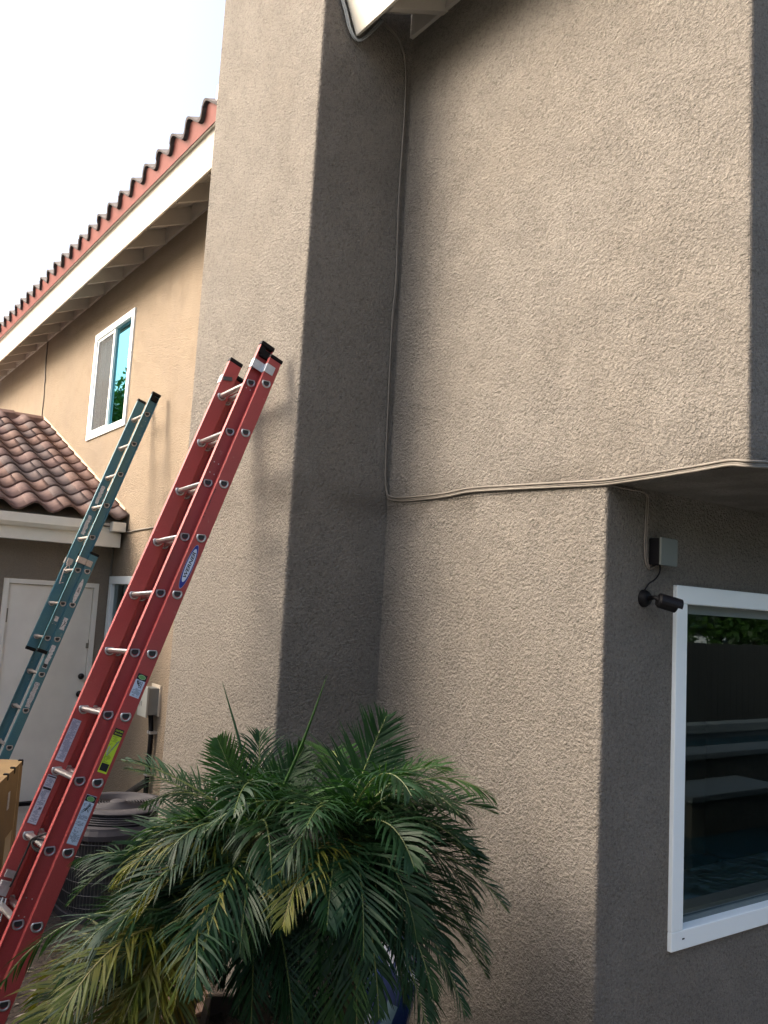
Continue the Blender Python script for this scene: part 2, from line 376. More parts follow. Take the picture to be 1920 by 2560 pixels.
# S tiles --------------------------------------------------------------
def stile(p=.305, L=.42, th=.019, lift=.024):
    """profile along u (across), extruded along v (up slope)"""
    m = MB(); n = 14; top = []
    for i in range(n+1):
        u = i/n*(p+.02)
        ph = 2*math.pi*u/p
        h = .043*math.sin(ph) + .042
        if math.sin(ph) < 0: h = .042 + .042*math.sin(ph)*.9
        top.append((u, h))
    vs = []
    for (v, lf) in ((0, lift), (L, 0)):
        for (u, h) in top: vs.append((u, v, h+lf+th))
        for (u, h) in top: vs.append((u, v, h+lf))
    k = n+1; fs = []
    for i in range(n):
        fs += [(i, i+1, 2*k+i+1, 2*k+i), (k+i, 3*k+i, 3*k+i+1, k+i+1), (i, k+i, k+i+1, i+1)]
    fs += [(0, 2*k, 3*k, k), (n, k+n, 3*k+n, 2*k+n)]
    m.add(vs, fs)
    for f in range(len(m.f)): pass
    return m
tile_dk = mat('concrete_tile_slate', (.05, .045, .052), .75, noise=(14, .2), var=[(5, (.085, .065, .066), .7)], bump=[(90, .002, .6)])
tiles = [stile().build('roof_tile', t_, None, smooth=False) for t_ in (tile_m, tile_m2, tile_m3, tile_dk)]
for t_ in tiles:
    for p_ in t_.data.polygons:
        p_.use_smooth = abs(p_.normal.y) < .5
tmesh = [t_.data for t_ in tiles]
for t_ in tiles: bpy.data.objects.remove(t_)
def tmat(o, u, v, n_):
    return Matrix(((u.x, v.x, n_.x, o.x), (u.y, v.y, n_.y, o.y), (u.z, v.z, n_.z, o.z), (0, 0, 0, 1)))
def put_tile(parent, o, u, v, n_, idx=None):
    q = bpy.data.objects.new('roof_tile', random.choice(tmesh[:3]) if idx is None else tmesh[idx]); C.objects.link(q)
    q.parent = parent; q.matrix_parent_inverse = parent.matrix_world.inverted(); q.matrix_basis = tmat(o, u, v, n_); return q
x = -15.72
k = 0
while x < -1.1:
    if not (x+.305 > XC0 and x < XC1+.02):
        for row in range(2):
            o = Vector((x+random.uniform(-.004, .004), YE, ZE)) + sn*(.262+.012) + su*(-.075+row*.34+random.uniform(-.006, .006))
            put_tile(rf, o, X, su, sn, 3)
    x += .305
# red bird-stop board following the wave
def birdstop(x0, x1):
    m = MB(); n = max(2, int((x1-x0)/.305*12)); b = Vector((0, YE, ZE)) + sn*.231 + su*(-.052); vs = []
    for i in range(n+1):
        xx = x0+(x1-x0)*i/n; u = (xx+15.72) % .305; ph = 2*math.pi*u/.305
        h = .042+.040*math.sin(ph)+.054
        vs += [Vector((xx, 0, 0))+b, Vector((xx, 0, 0))+b+sn*h]
    m.add(vs, [(2*i, 2*i+2, 2*i+3, 2*i+1) for i in range(n)]); return m
for a_x, b_x in ((-15.72, XC0-.004), (XC1+.02, -1.0)): birdstop(a_x, b_x).build('wave_closure', redpaint, rf)
fl = MB(); fl.box((-5.44, 2.30, 5.60), (.14, .12, .16)); fl.build('flashing', white, rf, bevel=.004)

# ---------------------------------------------------------------- windows
def window_y(x0, x1, z0, z1, fwid, name_label, glassm, mull=None, screen=None, depth=.10):
    """window in the y=YW wall, outer frame x0..x1,z0..z1"""
    f = MB(); y0, y1 = YW-.018, YW+depth
    f.bx(x0, x1, y0, y1, z0, z0+fwid); f.bx(x0, x1, y0, y1, z1-fwid, z1)
    f.bx(x0, x0+fwid, y0, y1, z0+fwid, z1-fwid); f.bx(x1-fwid, x1, y0, y1, z0+fwid, z1-fwid)
    w_ = f.build('window', white, house, bevel=.004); tag(w_, name_label)
    ix0, ix1, iz0, iz1 = x0+fwid, x1-fwid, z0+fwid, z1-fwid
    if mull:
        m = MB(); m.bx(mull-.022, mull+.022, YW-.006, YW+.03, iz0, iz1)
        m.bx(ix0, mull-.022, YW-.001, YW+.028, iz0, iz0+.03); m.bx(ix0, mull-.022, YW-.001, YW+.028, iz1-.03, iz1)
        m.bx(ix0, ix0+.03, YW-.001, YW+.028, iz0+.03, iz1-.03)
        m.build('sash', white, w_, bevel=.003)
        p = MB(); p.add([(ix0+.03, YW+.016, iz0+.03), (mull-.02, YW+.016, iz0+.03), (mull-.02, YW+.016, iz1-.03), (ix0+.03, YW+.016, iz1-.03)], [(0, 1, 2, 3)]); p.build('pane', glassm, w_)
        p = MB(); p.add([(mull+.02, YW+.020, iz0), (ix1, YW+.020, iz0), (ix1, YW+.020, iz1), (mull+.02, YW+.020, iz1)], [(0, 1, 2, 3)]); p.build('pane', glassm, w_)
        p = MB(); p.add([(ix0+.03, YW+.010, iz0+.03), (mull-.02, YW+.010, iz0+.03), (mull-.02, YW+.010, iz1-.03), (ix0+.03, YW+.010, iz1-.03)], [(0, 1, 2, 3)]); p.build('insect_screen', screen_m, w_)
    else:
        p = MB(); p.add([(ix0, YW+.020, iz0), (ix1, YW+.020, iz0), (ix1, YW+.020, iz1), (ix0, YW+.020, iz1)], [(0, 1, 2, 3)]); p.build('pane', glassm, w_)
    r = MB(); r.bx(x0+.01, x1-.01, YW+depth, YW+1.2, z0+.01, z1-.01)
    r.f = [q for q in r.f if q != r.f[2]]; r.m = r.m[:len(r.f)]
    r.build('dark_interior', roomm, w_)
    return w_
window_y(-9.83, -8.53, 3.725, 4.965, .075, 'upper sliding window with white frame', glass_up, mull=-9.17)
window_y(-8.555, -7.37, 1.07, 2.19, .075, 'small ground floor window behind the ladders', glass)
# big right window in the x=XR wall
f = MB(); xx0, xx1 = XR-.06, XR+.02
y0, y1, z0, z1, t_ = 3.262, 5.32, .640, 2.185, .080
f.bx(xx0, xx1, y0, y1, z0, z0+t_); f.bx(xx0, xx1, y0, y1, z1-t_, z1); f.bx(xx0, xx1, y0, y0+t_, z0+t_, z1-t_); f.bx(xx0, xx1, y1-t_, y1, z0+t_, z1-t_)
wr = f.build('window', white, house, bevel=.004); tag(wr, 'large dark picture window with pale frame under the overhang')
f = MB(); xx0, xx1 = XR-.055, XR-.035; t2 = t_+.022
for q in ((y0+t_, y1-t_, z0+t_, z0+t2), (y0+t_, y1-t_, z1-t2-.02, z1-t_), (y0+t_, y0+t2, z0+t2, z1-t2-.02), (y1-t2, y1-t_, z0+t2, z1-t2-.02)):
    f.bx(xx0, xx1, *q)
f.build('sash', mat('grey_green_vinyl', (.10, .13, .13), .4), wr)
p = MB(); px = XR-.045; p.add([(px, y0+t2, z0+t2), (px, y1-t2, z0+t2), (px, y1-t2, z1-t2-.02), (px, y0+t2, z1-t2-.02)], [(0, 1, 2, 3)]); p.build('pane', glass, wr)
r = MB(); r.bx(XR-1.6, XR-.061, y0, y1+.6, z0-.3, z1+.1); r.f.pop(); r.m.pop(); r.build('dark_interior', roomm, wr)
s_ = MB(); s_.bx(XR-.45, XR-.062, y0+.01, y1-.01, z0+.05, z0+.12); s_.build('inner_sill', mat('sill_paint', (.28, .30, .27), .6), wr)
s_ = MB(); s_.bx(XR-.12, XR-.08, 3.37, 3.425, z0+.121, z0+.215); s_.build('sill_box', mat('pale_box', (.35, .36, .22), .6), wr)
s_ = MB(); s_.bx(XR-.0795, XR-.079, 3.375, 3.42, z0+.18, z0+.205); s_.build('box_label', mat('box_blue', (.05, .12, .22), .5), wr)
s_ = MB(); s_.bx(XR+.0205, XR+.0225, 3.335, 3.350, z0+.042, z0+.047); s_.build('weep_slot', black, wr)

# ---------------------------------------------------------------- garage wing
XG = -8.58
gar = thing('garage_wing', (-10.5, 1, 0), 'low garage wing with brown S-tile roof, cream fascia and pale side door', 'building')
gw = MB()
holed(gw, -6, YW, 0, 2.72, [(1.81, 2.70, .02, 2.115)], lambda m, a, b, c, d: m.add([(XG, a, c), (XG, b, c), (XG, b, d), (XG, a, d)], [(0, 1, 2, 3)]))
gw.add([(XG, -6, 0), (-15.1, -6, 0), (-15.1, -6, 2.6), (-11.96, -6, 4.15), (XG, -6, 2.7)], [(0, 1, 2, 3, 4)])
tag(gw.build('wall', stucco_c, gar), 'shaded tan stucco wall around the side door')
# door frame + leaf
d = MB(); dy0, dy1, dz1 = 1.815, 2.695, 2.11
d.bx(XG-.09, XG+.014, dy0, dy0+.045, .02, dz1); d.bx(XG-.09, XG+.014, dy1-.045, dy1, .02, dz1); d.bx(XG-.09, XG+.014, dy0+.045, dy1-.045, dz1-.045, dz1)
df = d.build('door_frame', doorp, gar, bevel=.004)
d = MB(); d.bx(XG-.06, XG-.02, dy0+.049, dy1-.049, .05, dz1-.049)
dl = d.build('door', doorp, gar, bevel=.003)
d = MB(); d.bx(XG-.09, XG+.03, dy0+.045, dy1-.045, .02, .048); d.build('threshold', black, df)
for zk, rk in ((1.205, .030), (1.035, .033)):
    k = MB(); k.lathe([(.001, .055), (rk*.8, .052), (rk, .036), (rk*.92, .02), (rk*.5, .012), (rk*.5, 0)], (XG-.02, 2.60, zk), (Y, Z, X), 20)
    k.build('knob', blackm, dl, smooth=True)
k = MB(); k.box((XG-.012, 2.645, 1.50), (.02, .035, .05)); k.tube([(XG-.0, 2.645, 1.52), (XG+.006, 2.64, 1.56)], .003); k.build('hasp', hinge, dl)
for zk in (1.70, .35):
    k = MB(); k.bx(XG-.019, XG-.012, dy0+.05, dy0+.062, zk, zk+.13); k.build('hinge', hinge, dl)
# roof of the wing
gs = .412; ga = math.atan(gs); gu = Vector((-math.cos(ga), 0, math.sin(ga))); gn = Vector((math.sin(ga), 0, math.cos(ga)))
XE, ZEg = -8.275, 2.68
rg = MB(); o = Vector((XE, -1.6, ZEg)); rg.box(o + gu*2.0 + gn*.0, (8.78, 4.0, .025), (Y, gu, gn)); 
gro = rg.build('roof', cream_d, gar)
rg = MB(); rg.add([(-11.95, -6, 4.17), (-15.6, -6, 2.66), (-15.6, YW-.01, 2.66), (-11.95, YW-.01, 4.17)], [(0, 1, 2, 3)]); rg.build('far_slope', tile_m2, gar)
# fascia and gutter
fg = MB(); fg.bx(XE-.03, XE-.002, -6, YW-.03, 2.465, 2.60); fg.bx(XE-.05, XE-.03, -6, YW-.03, 2.60, 2.66)
fg.build('fascia', cream, gro, bevel=.003)
fg = MB(); fg.bx(XG, XE-.031, -6, YW-.03, 2.475, 2.49); fg.build('soffit', cream_d, gro)
gt = MB(); prof = [(0, 0), (.045, 0), (.075, .035), (.08, .115), (.076, .115), (.070, .038), (.043, .005), (0, .005)]
gt.prism(prof, (XE+.001, -6, 2.585), X, Z, Y, 8.39); gt.build('gutter', cream, gro)
gt = MB(); gt.box((XE+.045, YW-.085, 2.66), (.09, .13, .09)); gt.build('gutter_end', cream, gro, bevel=.004)
nrow = 12
for r_ in range(nrow):
    for c_i in range(13):
        yy = YW-.03-.305*(c_i+1) - (.02 if r_ % 2 else 0)*0
        o = Vector((XE+.05, yy, ZEg-.01)) + gu*(r_*.322+random.uniform(-.006, .006)) + gn*(.03+random.uniform(0, .004))
        # local u along +Y, v up slope
        put_tile(gro, o, Y, gu, gn)
# ridge caps
cap = MB(); rp = [(-.13, -.085), (-.115, .0), (-.06, .045), (.0, .055), (.06, .045), (.115, .0), (.13, -.085), (.115, -.085), (.10, -.01), (.05, .03), (0, .038), (-.05, .03), (-.10, -.01), (-.115, -.085)]
cap.prism(rp, (0, 0, 0), X, Z, Y, .44); cp = cap.build('ridge_cap', tile_m3, gro)
ridge0 = Vector((-11.97, YW-.45, 4.29)); cp.matrix_basis = Matrix.Translation(ridge0)
for i in range(1, 12): share(cp, 'ridge_cap', gro, Matrix.Translation(ridge0 + Vector((0, -.37*i, .0))) @ Matrix.Rotation(.03, 4, 'X'))
# pale flashing strip where the roof meets the wall
fs = MB(); fs.box(Vector((XE, YW-.006, ZEg+.13)) + gu*1.98, (.010, 3.9, .07), (Y, gu, gn)); fs.build('wall_flashing', mat('painted_flashing', (.56, .42, .30), .7, noise=(20, .1)), gro)

# ---------------------------------------------------------------- ladders
def text_mesh(s, size):
    cu = bpy.data.curves.new('t', 'FONT'); cu.body = s; cu.size = size; cu.shear = .25; cu.offset = size*.022; cu.align_x = 'CENTER'; cu.align_y = 'CENTER'
    o = bpy.data.objects.new('t', cu); C.objects.link(o)
    dg = bpy.context.evaluated_depsgraph_get(); me = bpy.data.meshes.new_from_object(o.evaluated_get(dg))
    vs = [v.co.copy() for v in me.vertices]; fs = [tuple(p.vertices) for p in me.polygons]
    bpy.data.objects.remove(o); bpy.data.meshes.remove(me); return vs, fs
def ladder(name, label, F0, D, off, frp, alum, ferr_m, fly_range, base_range, fly_top, fly_bot, base_top, base_bot, W):
    """F0: centre of the top fly rung hole on the right rail; D down the rail; off=(x, n) of base rail from fly rail"""
    D = Vector(D).normalized(); N = Vector((0, -D.z, D.y)).normalized(); Xp = D.cross(N).normalized()
    if Xp.x < 0: Xp = -Xp
    F0 = Vector(F0); sp = .3048
    L = thing(name, (F0.x, F0.y+D.y*3, 0), label, 'ladder')
    P = lambda a, b, t: F0 + Xp*a + N*b + D*(t*sp)
    th = .0045
    def rail(a, b, hw, t0, t1, sgn, fl, nm):
        # C channel, web plane at a, flanges pointing sgn*X of length fl
        prof = [(0, -hw), (sgn*fl, -hw), (sgn*fl, -hw+th), (sgn*th, -hw+th), (sgn*th, hw-th), (sgn*fl, hw-th), (sgn*fl, hw), (0, hw)]
        m = MB(); m.prism(prof, P(a, b, t0), Xp, N, D, (t1-t0)*sp); return m.build(nm, frp, L, bevel=.0015)
    hwf, hwb = .040, .037
    rr = rail(-.002, 0, hwf, fly_top, fly_bot, 1, .026, 'rail'); rl = rail(-W+.002, 0, hwf, fly_top, fly_bot, -1, .026, 'rail')
    br = rail(off[0], off[1], hwb, base_top, base_bot, -1, .024, 'rail'); bl = rail(-W-off[0], off[1], hwb, base_top, base_bot, 1, .024, 'rail')
    # rungs with flat-topped D section
    def dsec(r, n=10):
        pts = [(r*.72, r*.62), (-r*.72, r*.62)]
        for i in range(n+1):
            t = math.pi*1.0*i/n
            pts.append((-r*math.cos(t)*1.0, -r*math.sin(t)*1.0+r*.25))
        return pts
    upv = Vector((0, 0, 1)); upv = (upv - Xp*upv.dot(Xp)).normalized(); fv = Xp.cross(upv).normalized()
    def rung(a0, a1, b, t):
        m = MB(); m.prism(dsec(.0175), P(a0, b, t), fv, upv, Xp, a1-a0)
        o = m.build('rung', alum, L)
        return o
    def ferrule(a, b, t, s, par):
        m = MB(); n = 24; c = P(a, b, t)
        def ring(pts, h): return [c + fv*p[0] + upv*p[1] + Xp*(s*h) for p in pts]
        def dsh(r):
            o = []
            for i in range(n):
                q = 2*math.pi*i/n; x_, y_ = r*math.cos(q), r*math.sin(q)
                o.append((x_, min(y_, r*.60)))
            return o
        rings = [ring(dsh(.0262), 0), ring(dsh(.0258), .003), ring(dsh(.022), .0055), ring(dsh(.0185), .005), ring(dsh(.0172), .0025), ring(dsh(.0165), -.012)]
        vs = [v for r_ in rings for v in r_]; fs = []
        for i in range(len(rings)-1):
            for k_ in range(n): fs.append((i*n+k_, i*n+(k_+1) % n, (i+1)*n+(k_+1) % n, (i+1)*n+k_))
        m.add(vs, fs); o = m.build('ferrule', ferr_m, par, smooth=True)
        return o
    for t in fly_range:
        r_ = rung(-W-.004, .002, 0, t); 
        ferrule(.003, 0, t, 1, r_); ferrule(-W+.003, 0, t, 1, r_)
        pl = MB(); pl.prism(dsec(.0165), P(.0035, 0, t), fv, upv, Xp, .0005); pl.build('tube_mouth', holeblack, r_)
    sh = -.056
    for t in base_range:
        r_ = rung(-W-off[0], off[0]-.002, off[1], t+sh)
        ferrule(off[0]+.001, off[1], t+sh, 1, r_); ferrule(-W-off[0]+.005, off[1], t+sh, 1, r_)
        pl = MB(); pl.prism(dsec(.0165), P(off[0]+.0015, off[1], t+sh), fv, upv, Xp, .0005); pl.build('tube_mouth', holeblack, r_)
    # end caps
    for a, s in ((0, 1), (-W, -1)):
        c = MB(); c.box(P(a+s*.012, 0, fly_top-.035), (.036, .086, .026), (Xp, N, D)); c.box(P(a+s*.010, -.018, fly_top+.06), (.022, .038, .06), (Xp, N, D)); c.box(P(a+s*.010, .01, fly_top+.12), (.018, .06, .05), (Xp, N, D))
        c.build('end_cap', black, L, bevel=.006)
        c = MB(); c.box(P(a+s*.012, 0, fly_bot+.03), (.034, .084, .03), (Xp, N, D)); c.build('end_cap', black, L, bevel=.005)
    for a, s in ((off[0], -1), (-W-off[0], 1)):
        c = MB(); c.box(P(a+s*.010, off[1]+.001, base_top-.02), (.032, .080, .022), (Xp, N, D)); c.build('end_cap', black, L, bevel=.006)
        c = MB(); c.box(P(a, off[1], base_bot+.05), (.07, .11, .05), (Xp, N, D)); c.build('foot', black, L, bevel=.01)
    # brackets joining the sections, both sides
    tb = base_top
    for s, a0, a1 in ((1, 0, off[0]), (-1, -W, -W-off[0])):
        c = MB(); tb0 = base_top+(.23 if frp is frp_red else .28)
        c.box(P(a0+s*.030, -hwf+.012+.022, tb0), (.003, .072, .052), (Xp, N, D))          # plate over the fly
        c.box(P(a0+s*.018, -hwf-.003, tb0), (.030, .003, .052), (Xp, N, D))                 # hook round the front
        c.box(P(a0+s*.002, -hwf+.010, tb0), (.003, .024, .052), (Xp, N, D))
        c.box(P((a0+a1)/2+s*.017, off[1]-hwb-.001+.0, tb0), (abs(a1-a0)*.5+.004, .004, .052), (Xp, N, D))
        c.box(P(a1+s*.003, off[1]-.012, tb0), (.003, .052, .052), (Xp, N, D))
        c.build('bracket', steel if frp is frp_red else rust_al, L, bevel=.001)
    # rivets
    for t in (fly_top+.85, ):
        for b in (-.012, .014):
            c = MB(); c.lathe([(.003, 0), (.0028, .001), (.0005, .0015)], P(.003, b, t), (N, D, Xp), 10); c.build('rivet', alum, rr)
    for t in (8.66, 8.9, 1.62, 1.82) if frp is frp_red else (6.4, 6.6):
        for b in (-.012, .014):
            c = MB(); c.lathe([(.0032, 0), (.003, .0012), (.0005, .0018)], P(.003, b, t), (N, D, Xp), 10); c.build('rivet', alum, rr)
    return L, P, Xp, N, D, (rr, rl, br, bl)

Lr, P, Xp, N, D, rails = ladder('extension_ladder', 'red fibreglass extension ladder leaning on the chimney, nearer of the two', (-4.083, 1.986, 3.169), (.048, -.3475, -.9365), (.059, .060),
    frp_red, alu, alu_d, range(0, 10), range(0, 11), -.72, 10.4, -.55, 11.28, .345)
sp = .3048
def quad(m, P_, a, b0, b1, t0, t1, mi=0):
    m.add([P_(a, b0, t0), P_(a, b1, t0), P_(a, b1, t1), P_(a, b0, t1)], [(0, 1, 2, 3)], mi)
def ell(m, P_, a, bc, tc, rb, rt_, mi=0, n=40):
    m.add([P_(a, bc+rb*math.cos(2*math.pi*i/n), tc+rt_*math.sin(2*math.pi*i/n)) for i in range(n)], [tuple(range(n))], mi)
ow = .059+.0006
def lines(m, P_, a, b0, b1, t0, t1, dt, mi, dens=.8, sz=.55):
    t = t0
    while t < t1-dt*.5:
        b = b0 + (b1-b0)*random.choice((0, 0, .08, .3))
        e = b1 - (b1-b0)*random.choice((0, .02, .1, .35))
        while b < e-.002:
            wl_ = random.uniform(.003, .008); 
            if random.random() < dens: quad(m, P_, a, b, min(b+wl_, e), t, t+dt*sz, mi)
            b += wl_+.0012
        t += dt
P0f = P; P = lambda a, b, t: P0f(a, b, t-.056)
# oval maker's badge on base right rail
lb = MB(); bn_c = .060
ell(lb, P, ow, bn_c, 3.52, .0225, .385, 0); ell(lb, P, ow+.0003, bn_c, 3.52, .0212, .375, 1); ell(lb, P, ow+.0006, bn_c, 3.50, .0168, .29, 2)
tv, tf = text_mesh('WERNER', .0235)
xs = [v.x for v in tv]; wmax = max(xs)-min(xs)
sc_ = .135/wmax
lb.add([P(ow+.0009, bn_c - v.y*1.0, 3.50 - v.x*sc_/sp) for v in tv], tf, 3)
lb.build('badge', [bagw, label_bl, label_w, label_bk], rails[2])
# small black print near the front edge
lb = MB(); lines(lb, P, ow, .028, .033, 2.15, 2.68, .03, 0, 1, .7); lb.build('printed_marks', label_bk, rails[2])
# warning label with climbing figure
lb = MB(); b0, b1 = .060-.024, .060+.024
quad(lb, P, ow, b0, b1, 5.34, 5.70, 0); quad(lb, P, ow+.0003, b0, b1, 5.34, 5.435, 1); ell(lb, P, ow+.0006, .060, 5.387, .018, .034, 2); ell(lb, P, ow+.0008, .060, 5.387, .0165, .029, 3)
A = ow+.0006
def seg(m, p, q, wd, mi, P_=None, A_=None):
    P_ = P_ or P; A_ = A_ or A
    a = Vector((p[0], p[1]*sp)); b = Vector((q[0], q[1]*sp)); d_ = (b-a).normalized(); n_ = Vector((-d_.y, d_.x))*wd/2
    m.add([P_(A_, v.x, v.y/sp) for v in (a+n_, b+n_, b-n_, a-n_)], [(0, 1, 2, 3)], mi)
for s_ in (((.063, 5.45), (.063, 5.55), .0022), ((.072, 5.45), (.072, 5.55), .0022), ((.063, 5.465), (.072, 5.465), .0018), ((.063, 5.49), (.072, 5.49), .0018), ((.063, 5.515), (.072, 5.515), .0018), ((.063, 5.54), (.072, 5.54), .0018),
           ((.046, 5.45), (.054, 5.50), .007), ((.054, 5.50), (.060, 5.47), .004), ((.054, 5.50), (.062, 5.52), .004), ((.048, 5.46), (.058, 5.445), .003)): seg(lb, *s_, 4)
lines(lb, P, ow+.0006, b0+.004, b1-.004, 5.565, 5.69, .0125, 5)
lb.build('warning_label', [label_w, label_bk, label_gl, label_gr, label_bk, ink], rails[2])
# yellow label
lb = MB(); b0, b1 = .060-.022, .060+.022
quad(lb, P, ow, b0, b1, 6.20, 6.86, 0); quad(lb, P, ow+.0003, b0, b1, 6.20, 6.305, 1)
for s_, tt in (('CAUTION', 6.232), ('PRECAUCION', 6.275)):
    tv, tf = text_mesh(s_, .0085); mw = max(v.x for v in tv)-min(v.x for v in tv); k_ = min(1, .036/mw)
    lb.add([P(ow+.0006, .060+v.x*k_, tt - v.y*k_*1.3/sp) for v in tv], tf, 0)
lines(lb, P, A, b0+.003, b1-.008, 6.315, 6.40, .0125, 2); lines(lb, P, A, b0+.002, b0+.015, 6.43, 6.47, .0125, 2)
for i in range(7): seg(lb, (.079-.003*i, 6.38+.02*i), (.074-.003*i, 6.39+.02*i), .003, 3)
seg(lb, (.080, 6.36), (.052, 6.60), .0018, 3); seg(lb, (.076, 6.36), (.048, 6.60), .0018, 3); seg(lb, (.046, 6.47), (.044, 6.56), .007, 4); seg(lb, (.044, 6.56), (.05, 6.61), .004, 4)
lines(lb, P, A, b0+.003, b1-.012, 6.60, 6.71, .0125, 2)
quad(lb, P, A, b0+.004, b1-.004, 6.72, 6.83, 1)
lb.build('caution_label', [label_y, label_bk, mat('ink_olive', (.16, .24, .03), .6), ink, alu_d], rails[2])
# long pale instruction label
lb = MB(); b0, b1 = .060-.0235, .060+.0235
quad(lb, P, ow-.0002, b0-.001, b1+.001, 7.19, 7.895, 6); quad(lb, P, ow, b0, b1, 7.20, 7.885, 0); quad(lb, P, ow+.0003, b0, b1, 7.20, 7.285, 1); ell(lb, P, ow+.0006, .060, 7.243, .0175, .034, 2); ell(lb, P, ow+.0008, .060, 7.243, .0165, .029, 3)
seg(lb, (.066, 7.30), (.050, 7.44), .002, 4); seg(lb, (.070, 7.32), (.056, 7.42), .004, 4); seg(lb, (.058, 7.37), (.074, 7.43), .002, 4); seg(lb, (.046, 7.41), (.054, 7.38), .003, 4)
for b_, t_2 in ((.040, 7.31), (.062, 7.30), (.070, 7.33), (.066, 7.37), (.040, 7.42)): lines(lb, P, A, b_, b_+.011, t_2, t_2+.05, .0125, 5)
lines(lb, P, A, b0+.003, b1-.003, 7.48, 7.55, .013, 5); lines(lb, P, A, b0+.003, b1-.006, 7.57, 7.64, .013, 5, .9); lines(lb, P, A, b0+.008, b1-.003, 7.66, 7.72, .013, 5, .5); lines(lb, P, A, b0+.002, b1-.002, 7.735, 7.865, .013, 5)
lb.build('instruction_label', [label_w, label_bk, label_gl, label_gr, label_bk, ink, bagw], rails[2])
P = P0f
# labels on the inner face of the left fly rail
aw = -.345+.0072
def PL(a, b, t): return P(a, b, t)
lb = MB(); b0, b1 = -.030, .012
quad(lb, P, aw-.0003, b0-.001, b1+.001, 6.19, 6.865, 2); quad(lb, P, aw, b0, b1, 6.20, 6.855, 0); lines(lb, P, aw+.0004, b0+.003, b1-.002, 6.21, 6.84, .0125, 1, .95)
lb.build('instruction_label', [mat('label_lilac', (.42, .43, .52), .5), ink, bagw], rails[1])
lb = MB()
quad(lb, P, aw-.0003, b0-.001, b1+.001, 7.09, 7.84, 2); quad(lb, P, aw, b0, b1, 7.10, 7.83, 0); quad(lb, P, aw+.0003, b0+.001, b1-.001, 7.105, 7.125, 3); quad(lb, P, aw+.0003, b0+.001, b1-.001, 7.28, 7.315, 3)
lines(lb, P, aw+.0004, b0+.003, b1-.003, 7.14, 7.27, .014, 1, .8); lines(lb, P, aw+.0004, b0+.003, b1-.003, 7.325, 7.56, .014, 1, .9); lines(lb, P, aw+.0004, b0+.006, b1-.003, 7.58, 7.82, .0125, 1)
for i in range(3): seg(lb, (-.008+.004*i, 7.62), (-.004+.004*i, 7.58), .002, 3, P, aw+.0006)
lb.build('instruction_label', [mat('label_lilac_pale', (.46, .47, .54), .5), ink, bagw, label_bk], rails[1])
lb = MB(); lb.box(P(aw+.002, -.012, -.36), (.003, .058, .022), (Xp, (N*.9-D*.45).normalized(), (D*.9+N*.45).normalized())); lb.build('plastic_guide', mat('dark_guide', (.05, .055, .06), .5), rails[1])
# rope looped over the fly rung and hanging to the lock
rp_ = smooth_curve([P(-.02, .05, 7.72), P(-.09, .0, 7.82), P(-.17, -.022, 7.95), P(-.205, -.024, 8.02), P(-.215, -.02, 8.12), P(-.24, -.012, 8.4), P(-.27, -.004, 8.72)], 5)
ro = MB(); ro.tube(rp_, .0048, 7)
ro.tube(smooth_curve([P(-.03, .03, 7.93), P(-.10, .02, 7.94), P(-.165, -.005, 7.95), P(-.185, -.022, 8.02), P(-.17, -.016, 8.07), P(-.15, .01, 8.09), P(-.10, .03, 8.07)], 5), .0048, 7)
ro.tube(smooth_curve([P(-.04, .03, 7.97), P(-.12, .022, 7.96), P(-.17, -.01, 7.98), P(-.175, -.024, 8.04), P(-.155, -.01, 8.10), P(-.13, .02, 8.12)], 5), .0048, 7)
ro.build('rope', mat('black_rope', (.012, .012, .013), .9, bump=[(300, .002, 1)]), Lr, smooth=True)
# rung lock casting with fork and spring
lk = MB(); aw2 = -.345+.012
lk.box(P(aw2, -.008, 8.58), (.012, .042, .032), (Xp, N, D)); lk.box(P(aw2+.010, -.012, 8.78), (.024, .044, .062), (Xp, N, D)); lk.box(P(aw2+.008, -.012, 8.93), (.012, .050, .012), (Xp, N, D))
lk.tube([P(aw2+.02, -.02, 8.85), P(aw2+.03, -.04, 9.02), P(aw2+.03, -.055, 9.25)], .003, 6)
lk.tube([P(aw2+.02, .0, 8.9), P(aw2+.05, -.004, 9.1)], .0035, 6); lk.tube([P(aw2+.02, .016, 8.9), P(aw2+.05, .022, 9.2)], .0035, 6)
lk.tube([P(aw2+.05, -.004, 9.1), P(aw2+.05, .022, 9.05)], .0035, 6); lk.tube([P(aw2+.05, -.004, 9.1), P(aw2+.05, -.004, 9.24), P(aw2+.05, .02, 9.26)], .0045, 6)
lk.build('rung_lock', alu_d, Lr, bevel=0)

Lb, Pb, Xb, Nb, Db, railsb = ladder('extension_ladder', 'weathered blue fibreglass extension ladder leaning beside the upper window, farther of the two', (-7.475, 2.637, 3.646), (.0109, -.3186, -.9478), (.022, .072),
    frp_blue, rust_al, rust_al, range(0, 8), range(5, 12), -.62, 7.35, 4.45, 12.02, .345)
ob = .022+.0006
lb = MB(); n = 30
pts = []
for i in range(n):
    q = 2*math.pi*i/n; j = random.uniform(.9, 1.05); pts.append((.070+.019*j*math.cos(q), 5.55+.36*j*math.sin(q)))
lb.add([Pb(ob, *q) for q in pts], [tuple(range(n))], 0)
tv, tf = text_mesh('ERN', .022); lb.add([Pb(ob+.0005, .070-v.y, 5.52-v.x/sp) for v in tv], tf, 1)
lb.build('torn_badge', [label_g, label_bk], railsb[2])
def rag(m, b0, b1, t0, t1, a, mi=0, n=14, Pf=Pb):
    L_ = []; Rr = []
    for i in range(n+1):
        t = t0+(t1-t0)*i/n; L_.append(Pf(a, b0+random.uniform(0, .008), t)); Rr.append(Pf(a, b1-random.uniform(0, .009), t))
    m.add(L_+Rr, [(i, i+1, n+2+i, n+1+i) for i in range(n)], mi)
